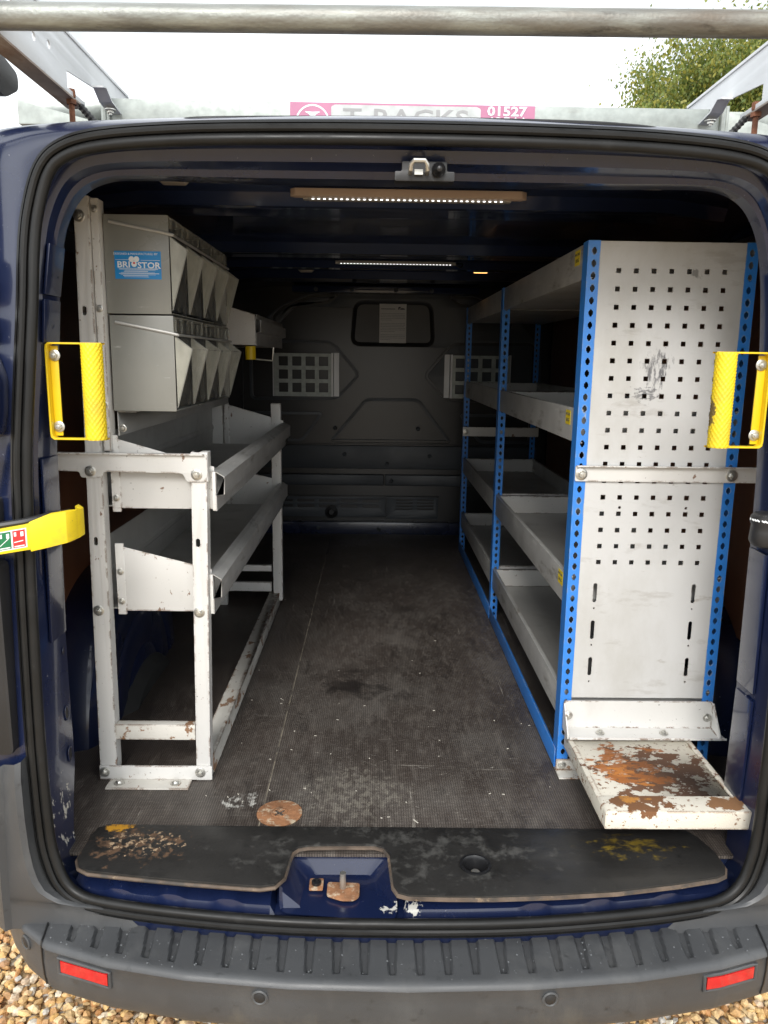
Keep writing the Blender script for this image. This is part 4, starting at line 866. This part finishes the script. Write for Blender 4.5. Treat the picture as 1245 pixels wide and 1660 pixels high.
# perforated end panel
hs_ = []
for i in range(18):
    for j in range(7):
        x, z = .500 + j * .0367, 1.726 - i * .0365; q = .0050; hs_.append(rrect(x - q, x + q, z - q, z + q, .0010, 2))
for x in (.497, .718):
    for zc in (1.0345, .9475, .860): hs_.append(slot(x, zc, .0085, .044)); hs_.append(ell(x, zc - .036, .0020, n=8))
for x in (.538, .684): hs_.append(ell(x, 1.229, .003, n=10))
plate([rrect(.4590, .7620, .784, 1.784, .002)] + hs_, .0018, 'Y', YF + .0012, 'perforated_panel', 'panel', ru)
TOPS = (1.783, 1.440, 1.071, .798)
for b, (y0, y1) in enumerate(((YF + .006, 2.713), (2.722, 3.762))):
    for j, zt in enumerate(TOPS):
        zb = zt - .072; x0, x1 = XL + .003, XR - .003
        k = MB(); k.box(x0 + .002, x1 - .002, y0 + .036, y1 - .004, zb + .004, zb + .006); tr = build(k, 'shelf_tray', 'grey', ru)
        lip = .010
        sf = [(x0, zb), (x0, zt), (x0 + lip, zt), (x0 + lip, zt - .004), (x0 + .002, zt - .002), (x0 + .002, zb + .002), (x0 + .012, zb + .002), (x0 + .012, zb)]
        k = MB(); k.prism(sf, 'Y', y0 + (.0 if b == 0 else .0), y1); build(k, 'front_beam', 'rail', tr, bevel=.0005)
        k = MB(); k.prism([(x0 + x1 - x, z) for x, z in sf], 'Y', y0, y1); build(k, 'rear_beam', 'grey', tr, bevel=.0005)
        for ye in (y0 + .036, y1 - .006):
            k = MB(); k.box(x0 + .003, x1 - .003, ye, ye + .0018, zb + .007, zt - .003); k.box(x0 + .003, x1 - .003, ye, ye + .012, zt - .0045, zt - .0030); build(k, 'end_wall', 'white', tr)
        for sx in (.03, .05):
            for zz in (zt - .018, zt - .050): bolt(tr, (x1 - .002, y1 - sx, zz), (-1, 0, 0), s=.6, me=DOME)
        if b == 0 and j < 3:
            ys, zs, wy, hz_ = y0 + .088, zt - .022, .042, .032
            if j == 2: ys = y0 + .070
            XS = x0 - .0006
            st = MB(); st.box(XS, x0, ys - wy / 2, ys + wy / 2, zs - hz_ / 2, zs + hz_ / 2)
            TMx = lambda y, z: Matrix.Translation((XS - .0002, y, z)) @ Matrix(((0, 0, -1, 0), (-1, 0, 0, 0), (0, 1, 0, 0), (0, 0, 0, 1)))
            join_mesh([(st, 0), (text_mesh('MAX LOAD', .0078, TMx(ys, zs + .007), sx=.95), 1), (text_mesh('50 KG', .0105, TMx(ys, zs - .006)), 1)], 'load_label', ['stickyellow', 'ink'], tr)
for y0, y1 in ((YF + .010, 2.713), (2.722, 3.762)):
    k = MB(); k.box(XL - .003, XL - .001, y0, y1, .604, .652); k.box(XL - .001, XL + .025, y0 + .03, y1, .604, .606); build(k, 'base_rail', 'blue', ru, bevel=.0005)
# tie bar to the van's side, bolts
tie = plate([rpoly([(XL + .001, 1.287), (.90, 1.287), (.90, 1.321), (XL + .001, 1.321)], .004)], .003, 'Y', YF - .004, 'tie_bar', 'white', ru, .0008)
k = MB(); k.box(XL + .002, .895, YF - .016, YF - .006, 1.3195, 1.3220); build(k, 'bar_lip', 'white', tie, bevel=.0005)
for x in (.448, .774): bolt(ru, (x, YF - .006, 1.303), s=1.1)
tie2 = MB(); tie2.box(XL - .004, .80, 3.752, 3.762, 1.178, 1.222); build(tie2, 'tie_bar', 'white', ru, bevel=.001)
bolt(ru, (XL + .010, 3.751, 1.200), s=1.2)
for x in (.432, .70):
    k = MB(); k.box(x, x + .105, YF - .040, YF + .02, .601, .605); k.box(x, x + .08, YF - .005, YF - .002, .605, .632); ft = build(k, 'foot_plate', 'whiterust', ru, bevel=.001)
    bolt(ft, (x + .014, YF - .006, .618), s=.8)
# ---- bracket and rusty drop plate at the end
dp = thing('drop_plate', 'rusty white steel plate on an angle bracket at the shelving end', 'steel plate', (.60, 1.5, .68))
k = MB(); k.prism([(.4405, .713), (.786, .713), (.786, .775), (.780, .780), (.446, .780), (.4405, .775)], 'Y', YF - .010, YF - .007)
k.add([(.4405, YF - .008, .7155), (.786, YF - .008, .7155), (.800, YF - .058, .7115), (.446, YF - .058, .7115)], [(0, 1, 2, 3)]); k.add([(.4405, YF - .008, .713), (.786, YF - .008, .713), (.800, YF - .058, .709), (.446, YF - .058, .709)], [(3, 2, 1, 0)])
k.add([(.446, YF - .058, .709), (.800, YF - .058, .709), (.800, YF - .058, .7145), (.446, YF - .058, .7145)], [(0, 1, 2, 3)])
k.prism([(YF - .009, .714), (YF - .057, .7105), (YF - .057, .718), (YF - .009, .776)], 'X', .784, .787); k.prism([(YF - .009, .714), (YF - .057, .7105), (YF - .057, .718), (YF - .009, .776)], 'X', .4405, .4435)
ang = build(k, 'angle_bracket', 'white', dp)
for x, y, z, d in ((.452, YF - .011, .745, (0, -1, 0)), (.772, YF - .011, .742, (0, -1, 0)), (.52, YF - .036, .7145, (0, -.08, 1)), (.665, YF - .036, .7145, (0, -.08, 1))): bolt(ang, (x, y, z), d, s=.85)
k = MB(); k.box(.455, .722, 1.368, 1.632, .692, .7005); k.box(.444, .455, 1.330, 1.632, .672, .7055); k.box(.711, .722, 1.368, 1.632, .7005, .7050)
build(k, 'plate', 'rustplate', dp, bevel=.0012)
k = MB(); k.prism([(.4445, .672), (.738, .672), (.738, .7055), (.733, .7095), (.4485, .7095), (.4445, .7055)], 'Y', 1.312, 1.367); build(k, 'front_lip', 'rustplate', dp, bevel=.0025)

# ================================================================== FITTINGS
def grab_handle(xp, s, z0, z1, label, y=1.372):
    """yellow bracket bolted to a pillar edge with a knurled grip held towards the middle"""
    t = thing('grab_handle', label, 'grab handle', (xp, y, z0), 'yellow grab handles on the door posts')
    xg = xp + s * .097; L = z1 - z0
    k = MB(); k.prism(rpoly([(xp - .006, z0), (xp + .006, z0), (xp + .006, z1), (xp - .006, z1)], .003), 'Y', y - .004, y - .001)
    k.v = []; k.f = []; k.m = []
    # strap bent as a C: top arm, flange, bottom arm
    th = .003; sec_y = (y - .018, y)
    out = [(xg, z1), (xp + s * .006, z1), (xp + s * .001, z1 - .004), (xp, z1 - .012), (xp, z0 + .012), (xp + s * .001, z0 + .004), (xp + s * .006, z0), (xg, z0)]
    inn = [(xg, z1 - th), (xp + s * .008, z1 - th), (xp + s * .0045, z1 - .006), (xp + s * th, z1 - .014), (xp + s * th, z0 + .014), (xp + s * .0045, z0 + .006), (xp + s * .008, z0 + th), (xg, z0 + th)]
    k.loft([[(x, sec_y[0], z) for x, z in out], [(x, sec_y[1], z) for x, z in out], [(x, sec_y[1], z) for x, z in inn], [(x, sec_y[0], z) for x, z in inn], [(x, sec_y[0], z) for x, z in out]], False)
    f0, f1 = sorted((xp + s * th, xp + s * .017)); k.box(f0, f1, y - .004, y - .001, z0 + .006, z1 - .006)
    build(k, 'bracket', 'yellow', t, bevel=.0006)
    for z in (z0 + .022, z1 - .022): bolt(t, (xp + s * .0115, y - .0045, z), s=.85)
    # knurled grip: diamond pattern raised on a tube
    nt, nz_ = 72, 90; r0 = .0165; cx, cy = xg - s * .0165, y - .018; g_ = MB(); rings = []
    for i in range(nz_ + 1):
        z = lerp(z0 + .001, z1 - .001, i / nz_); row = []
        for j in range(nt):
            a = 2 * math.pi * j / nt; u = a * 14 / (2 * math.pi); v = (z - z0) / .0105
            d = abs(((u + v) % 1) - .5) + abs(((u - v) % 1) - .5)
            rr_ = r0 + .0024 * (1 - min(1, d)); rr_ *= .97 if i in (0, nz_) else 1
            row.append((cx + rr_ * math.cos(a), cy + rr_ * math.sin(a), z))
        rings.append(row)
    g_.loft(rings, True, 0, True); build(g_, 'grip', 'yellowrubber', t, smooth=True)
grab_handle(-.566, 1, 1.394, 1.561, 'yellow grab handle on the door post beside the tilt bins')
grab_handle(.688, -1, 1.394, 1.561, 'yellow grab handle with chipped grip beside the perforated panel')
gh3 = thing('pull_handle', 'small dark yellow handle under the short wall tray', 'handle', (-.43, 2.75, 1.55))
k = MB(); k.lathe([(.0, 0), (.018, 0), (.018, -.045), (0, -.045)], (-.430, 2.72, 1.578), (0, 0, 1), 18); build(k, 'grip', 'yellow', gh3, smooth=True)
k = MB(); k.tube([(-.415, 2.72, 1.535), (-.355, 2.72, 1.530), (-.350, 2.72, 1.575)], .003, 6); build(k, 'hoop', 'zinc', gh3, smooth=True)
def led_bar(x0, x1, y, z, label, tan):
    t = thing('led_strip_light', label, 'strip light', ((x0 + x1) / 2, y, z), 'strip lights under the van roof')
    if tan:
        k = MB(); k.prism(rpoly([(x0 - .028, y - .030), (x1 + .032, y - .030), (x1 + .045, y - .018), (x1 + .032, y - .004), (x0 - .028, y - .004), (x0 - .04, y - .018)], .004), 'Z', z, z + .016); build(k, 'batten', 'tan', t, bevel=.001)
        z -= .004
    k = MB(); k.prism([(y - .012, z + .012), (y - .012, z + .004), (y - .008, z), (y + .010, z), (y + .012, z + .012)], 'X', x0, x1); hb_ = build(k, 'housing', 'ledbody', t, bevel=.0006)
    for xa, xb in ((x0 - .012, x0 - .0005), (x1 + .0005, x1 + .012)): k = MB(); k.box(xa, xb, y - .010, y + .010, z + .001, z + .011); build(k, 'end_cap', 'ledbody', t, bevel=.001)
    n = 34; k = MB(); k.box(-.0032, .0032, -.0018, .0018, -.0012, .0004)
    k = MB()
    for i in range(n): xx = lerp(x0 + .010, x1 - .010, i / (n - 1)); k.box(xx - .0026, xx + .0026, y - .0105, y - .0085, z + .0004, z + .0034)
    o = build(k, 'led', 'led', t); o['kind'] = 'stuff'
led_bar(-.150, .283, 1.800, 1.885, 'near strip light on a tan batten behind the rear header', True)
led_bar(-.140, .285, 3.00, 1.886, 'far strip light without batten in front of the bulkhead', False)
k = MB(); k.tube(catmull([(.296, 3.0, 1.888), (.315, 3.0, 1.880), (.322, 3.01, 1.893), (.305, 3.03, 1.897), (.29, 3.05, 1.90)], 6, False), .004, 7); build(k, 'lamp_cable', 'rubber_and_shade', van, smooth=True)
def dome(x, y, z, w, lit, label, grp='small roof lamps'):
    t = thing('roof_lamp', label, 'roof lamp', (x, y, z), grp)
    k = MB(); o1 = rrect(x - w, x + w, y - .022, y + .022, .012); o2 = inset(o1, .006)
    k.loft([[(a, b, z + .016) for a, b in o1], [(a, b, z + .006) for a, b in o1], [(a, b, z) for a, b in o2]], True); k.add([(a, b, z) for a, b in o2], [tuple(range(len(o2)))])
    build(k, 'lens', 'lit' if lit else 'lens', t, smooth=True)
    k = MB(); o3 = inset(o1, -.004); k.loft([[(a, b, z + .018) for a, b in o3], [(a, b, z + .008) for a, b in o3], [(a, b, z + .008) for a, b in o1]], True); build(k, 'bezel', 'blackplastic_and_shade', t, smooth=True)
dome(-.421, 1.700, 1.890, .030, False, 'unlit clear roof lamp above the tilt bin side')
dome(.563, 1.668, 1.890, .030, False, 'unlit clear roof lamp above the perforated panel side')
dome(-.285, 3.27, 1.884, .030, False, 'unlit dark roof lamp near the bulkhead')
dome(.418, 3.20, 1.884, .032, True, 'glowing warm roof lamp near the bulkhead')
# ---- notice taped to the bulkhead window
x0, x1, z0, z1 = .020, .161, 1.625, 1.830; YN = YB + .0095
N = MB(); N.box(x0, x1, YN - .0006, YN, z0, z1)
ln = MB(); ymin = YN - .0009
def words(z, a=.006, b=.006, last=1.):
    x = x0 + a; xe = lerp(x, x1 - b, last)
    while x < xe - .004:
        L = random.uniform(.004, .015); ln.box(x, min(x + L, xe), ymin, YN - .0006, z, z + .0022); x += L + .0022
hd = MB(); hd.box(x0 + .008, x0 + .082, ymin, YN - .0006, z1 - .033, z1 - .030)
for a in ((.098, -.034, .104, -.022), (.103, -.027, .110, -.020), (.108, -.034, .132, -.029), (.113, -.029, .126, -.027)): hd.box(x0 + a[0], x0 + a[2], ymin, YN - .0006, z1 + a[1], z1 + a[3])
z = z1 - .056
for para in ((5, .45), (6, .62), (4, .40)):
    for i in range(para[0]): words(z, last=para[1] if i == para[0] - 1 else 1.); z -= .0082
    z -= .009
nt = join_mesh([(N, 0), (ln, 1), (hd, 2)], 'notice_sheet', ['paper', 'greyink', 'ink'], None); tag(nt, 'white printed notice sheet on the bulkhead window', 'notice')
# ---- punched metal document holders
def holder(xa, label, flip):
    t = thing('document_holder', label, 'holder', (xa + .16, YB, 1.345), 'square-holed holders on the bulkhead')
    w, h = .345, .222; z0 = 1.343; ox = xa
    def mx_(p): return [((2 * xa + w - x) if flip else x, z) for x, z in p]
    hl = []
    for i in range(4):
        for j in range(3): hl.append(mx_(rrect(ox + .032 + i * .070, ox + .032 + i * .070 + .048, z0 + .022 + j * .068, z0 + .022 + j * .068 + .048, .002, 2)))
    plate([mx_(rrect(ox + .004, ox + .305, z0, z0 + h, .003))] + hl, .002, 'Y', YB - .045, 'punched_front', 'galv', t)
    for a, b, ya, yb in ((.306, .316, -.046, -.004), (.318, .345, -.006, -.002), (0, .004, -.046, -.002)):
        xs_ = sorted(q[0] for q in mx_([(ox + a, 0), (ox + b, 0)])); k = MB(); k.box(xs_[0], xs_[1], YB + ya, YB + yb, z0, z0 + h + .004); build(k, 'side_flange', 'alu', t)
    k = MB(); xs_ = sorted(q[0] for q in mx_([(ox + .004, 0), (ox + .306, 0)])); k.box(xs_[0], xs_[1], YB - .044, YB - .002, z0, z0 + .002); build(k, 'bottom', 'galv', t)
holder(-.535, 'square-holed metal document holder on the bulkhead beside the white racking', False)
holder(.367, 'square-holed metal document holder on the bulkhead behind the blue shelving', True)

# ================================================================== ROOF RACK
rk = thing('roof_rack', 'galvanised ladder rack with a rear roller on the van roof', 'roof rack', (XC, 1.6, 1.96))
YC = 1.75
k = MB(); k.box(-.752, -.575, YC, YC + .003, 2.016, 2.060); k.box(-.752, -.575, YC, YC + .04, 2.013, 2.016)
c1 = build(k, 'channel_end', 'galv', rk, bevel=.001)
k = MB(); k.box(-.562, .722, YC, YC + .004, 2.010, 2.066); k.box(-.562, .722, YC + .004, YC + .05, 2.062, 2.066); k.box(-.562, .722, YC + .004, YC + .05, 2.010, 2.014); ch = build(k, 'cross_channel', 'galv', rk, bevel=.001)
k = MB(); k.box(.737, .90, YC, YC + .003, 2.018, 2.062); k.box(.737, .90, YC, YC + .04, 2.015, 2.018); build(k, 'channel_end', 'galv', rk, bevel=.001)
for x in (-.5685, .7295): k = MB(); k.tube([(x - .003, YC - .004, 2.006), (x - .003, YC - .004, 2.071)], .006, 8); k.tube([(x + .006, YC - .003, 2.006), (x + .006, YC - .003, 2.071)], .004, 8); build(k, 'hinge_pin', 'galv', rk, smooth=True)
k = MB(); k.tube([(-.86, 1.25, 2.021), (XC, 1.25, 2.0285), (.99, 1.25, 2.036)], .0185, 40); build(k, 'roller_tube', 'tube', rk, smooth=True)
for s, xb in ((-1, -.56), (1, .70)):
    pb = [(1.20, 2.012), (1.26, 2.004), (1.59, 2.004), (1.605, 2.012), (1.515, 2.014), (1.515, 2.042), (1.70, 2.052), (1.715, 2.036), (1.735, 2.030), (1.87, 2.098), (1.87, 2.103), (1.20, 2.103)]
    pb = [(1.20, 2.004), (1.60, 2.004), (1.60, 2.012), (1.515, 2.012), (1.515, 2.040), (1.660, 2.056), (1.690, 2.040), (1.748, 2.034), (1.748, 2.066), (1.875, 2.066), (1.875, 2.103), (1.20, 2.103)]
    br = plate([pb, ell(1.44, 2.055, .007), ell(1.38, 2.045, .007), ell(1.30, 2.06, .010), ell(1.42, 2.083, .005)], .003, 'X', xb, 'side_bracket', 'alu', rk, .0006)
    a, b = sorted((xb - s * .002, xb + s * .032)); k = MB(); k.box(a, b, 1.20, 1.60, 2.000, 2.004); build(k, 'lower_flange', 'rustbar', br, bevel=.0006)
    k = MB(); k.box(xb - .004, xb + .004, 1.20, 1.875, 2.103, 2.109); build(k, 'upper_flange', 'alu', br, bevel=.0008)
    k = MB(); a, b = sorted((xb, xb - s * .024)); k.prism([(1.640, 2.052), (1.660, 2.057), (1.69, 2.041), (1.748, 2.034), (1.748, 2.037), (1.692, 2.044), (1.66, 2.060), (1.640, 2.055)], 'X', a, b); build(k, 'formed_tab', 'alu', br)
    bolt(br, (xb - s * .012, 1.715, 2.034), (0, 0, -1), s=1.0); 
    yb = 1.545; xs_ = xb + s * .004
    k = MB(); k.tube([(xs_, yb, 1.935), (xs_, yb, 2.018)], .0052, 10); k.lathe([(0, .014), (.008, .014), (.0088, .011), (.0088, .003), (.008, 0), (0, 0)], (xs_, yb, 2.004), (0, 0, 1), 6); k.lathe([(0, 0), (.0095, 0), (.0095, -.008), (0, -.008)], (xs_, yb, 2.000), (0, 0, 1), 6)
    k.lathe([(.016, -.004), (.015, .004), (.007, .008), (0, .008)], (xs_, yb, 1.942), (0, 0, 1), 12); build(k, 'mounting_bolt', 'rust', rk, smooth=True)
    k = MB(); p = [(xs_ - s * (.004 + .0024 * i), yb + .03 + .001 * i, 2.000 - .0028 * i) for i in range(15)]; k.tube(p, [.0055 + .0016 * (i % 2) for i in range(15)], 10); build(k, 'spring_clip', 'blackplastic_and_shade', rk)
k = MB(); k.prism(rpoly([(1.345, 2.035), (1.345, 1.965), (1.40, 1.958), (1.452, 1.985), (1.452, 2.012)], .014), 'X', -.675, -.618); build(k, 'end_stop', 'blackplastic_and_shade', rk, bevel=.004)
# printed strip on the channel
xa, xb2 = -.184, .330; za, zb = 2.0115, 2.0655; ys = YC - .0006
S = MB(); S.box(xa, xb2, ys, YC, za, zb)
pl = MB(); pl.add([(x, ys - .0003, z) for x, z in rpoly([(xa + .086, za + .004), (xa + .400, za + .004), (xa + .400, zb - .008), (xa + .392, zb - .004), (xa + .094, zb - .004), (xa + .086, zb - .008)], .003)], [tuple(range(30))])
def TM(x, z, o=.0006): return Matrix.Translation((x, ys - o, z)) @ AX['Y']
rg = MB(); o1 = ell(xa + .047, za + .014, .036, .036, 36); o2 = ell(xa + .047, za + .014, .0325, .0325, 36)
rg.loft([[(x, ys - .0004, z) for x, z in o1], [(x, ys - .0004, z) for x, z in o2]])
sq = [(xa + .047 + .012 * math.cos(a) * (1 + .5 * math.sin(3 * a)), za + .030 + .008 * math.sin(a) + .003 * math.cos(2 * a)) for a in (2 * math.pi * q / 22 for q in range(22))]
rg.add([(x, ys - .0004, z) for x, z in sq], [tuple(range(22))])
join_mesh([(S, 0), (pl, 1), (text_mesh('T-RACKS', .050, TM(xa + .243, za + .0235), sx=1.32, bold=.0006), 2), (rg, 3), (text_mesh('01527', .0255, TM(xa + .455, zb - .0125), sx=1.30, bold=.0006), 3), (text_mesh('62566', .0255, TM(xa + .455, zb - .0335), sx=1.30, bold=.0006), 3)],
          'printed_strip', ['stickpink', 'sticksilver', 'greyink', 'stickwhite'], ch)
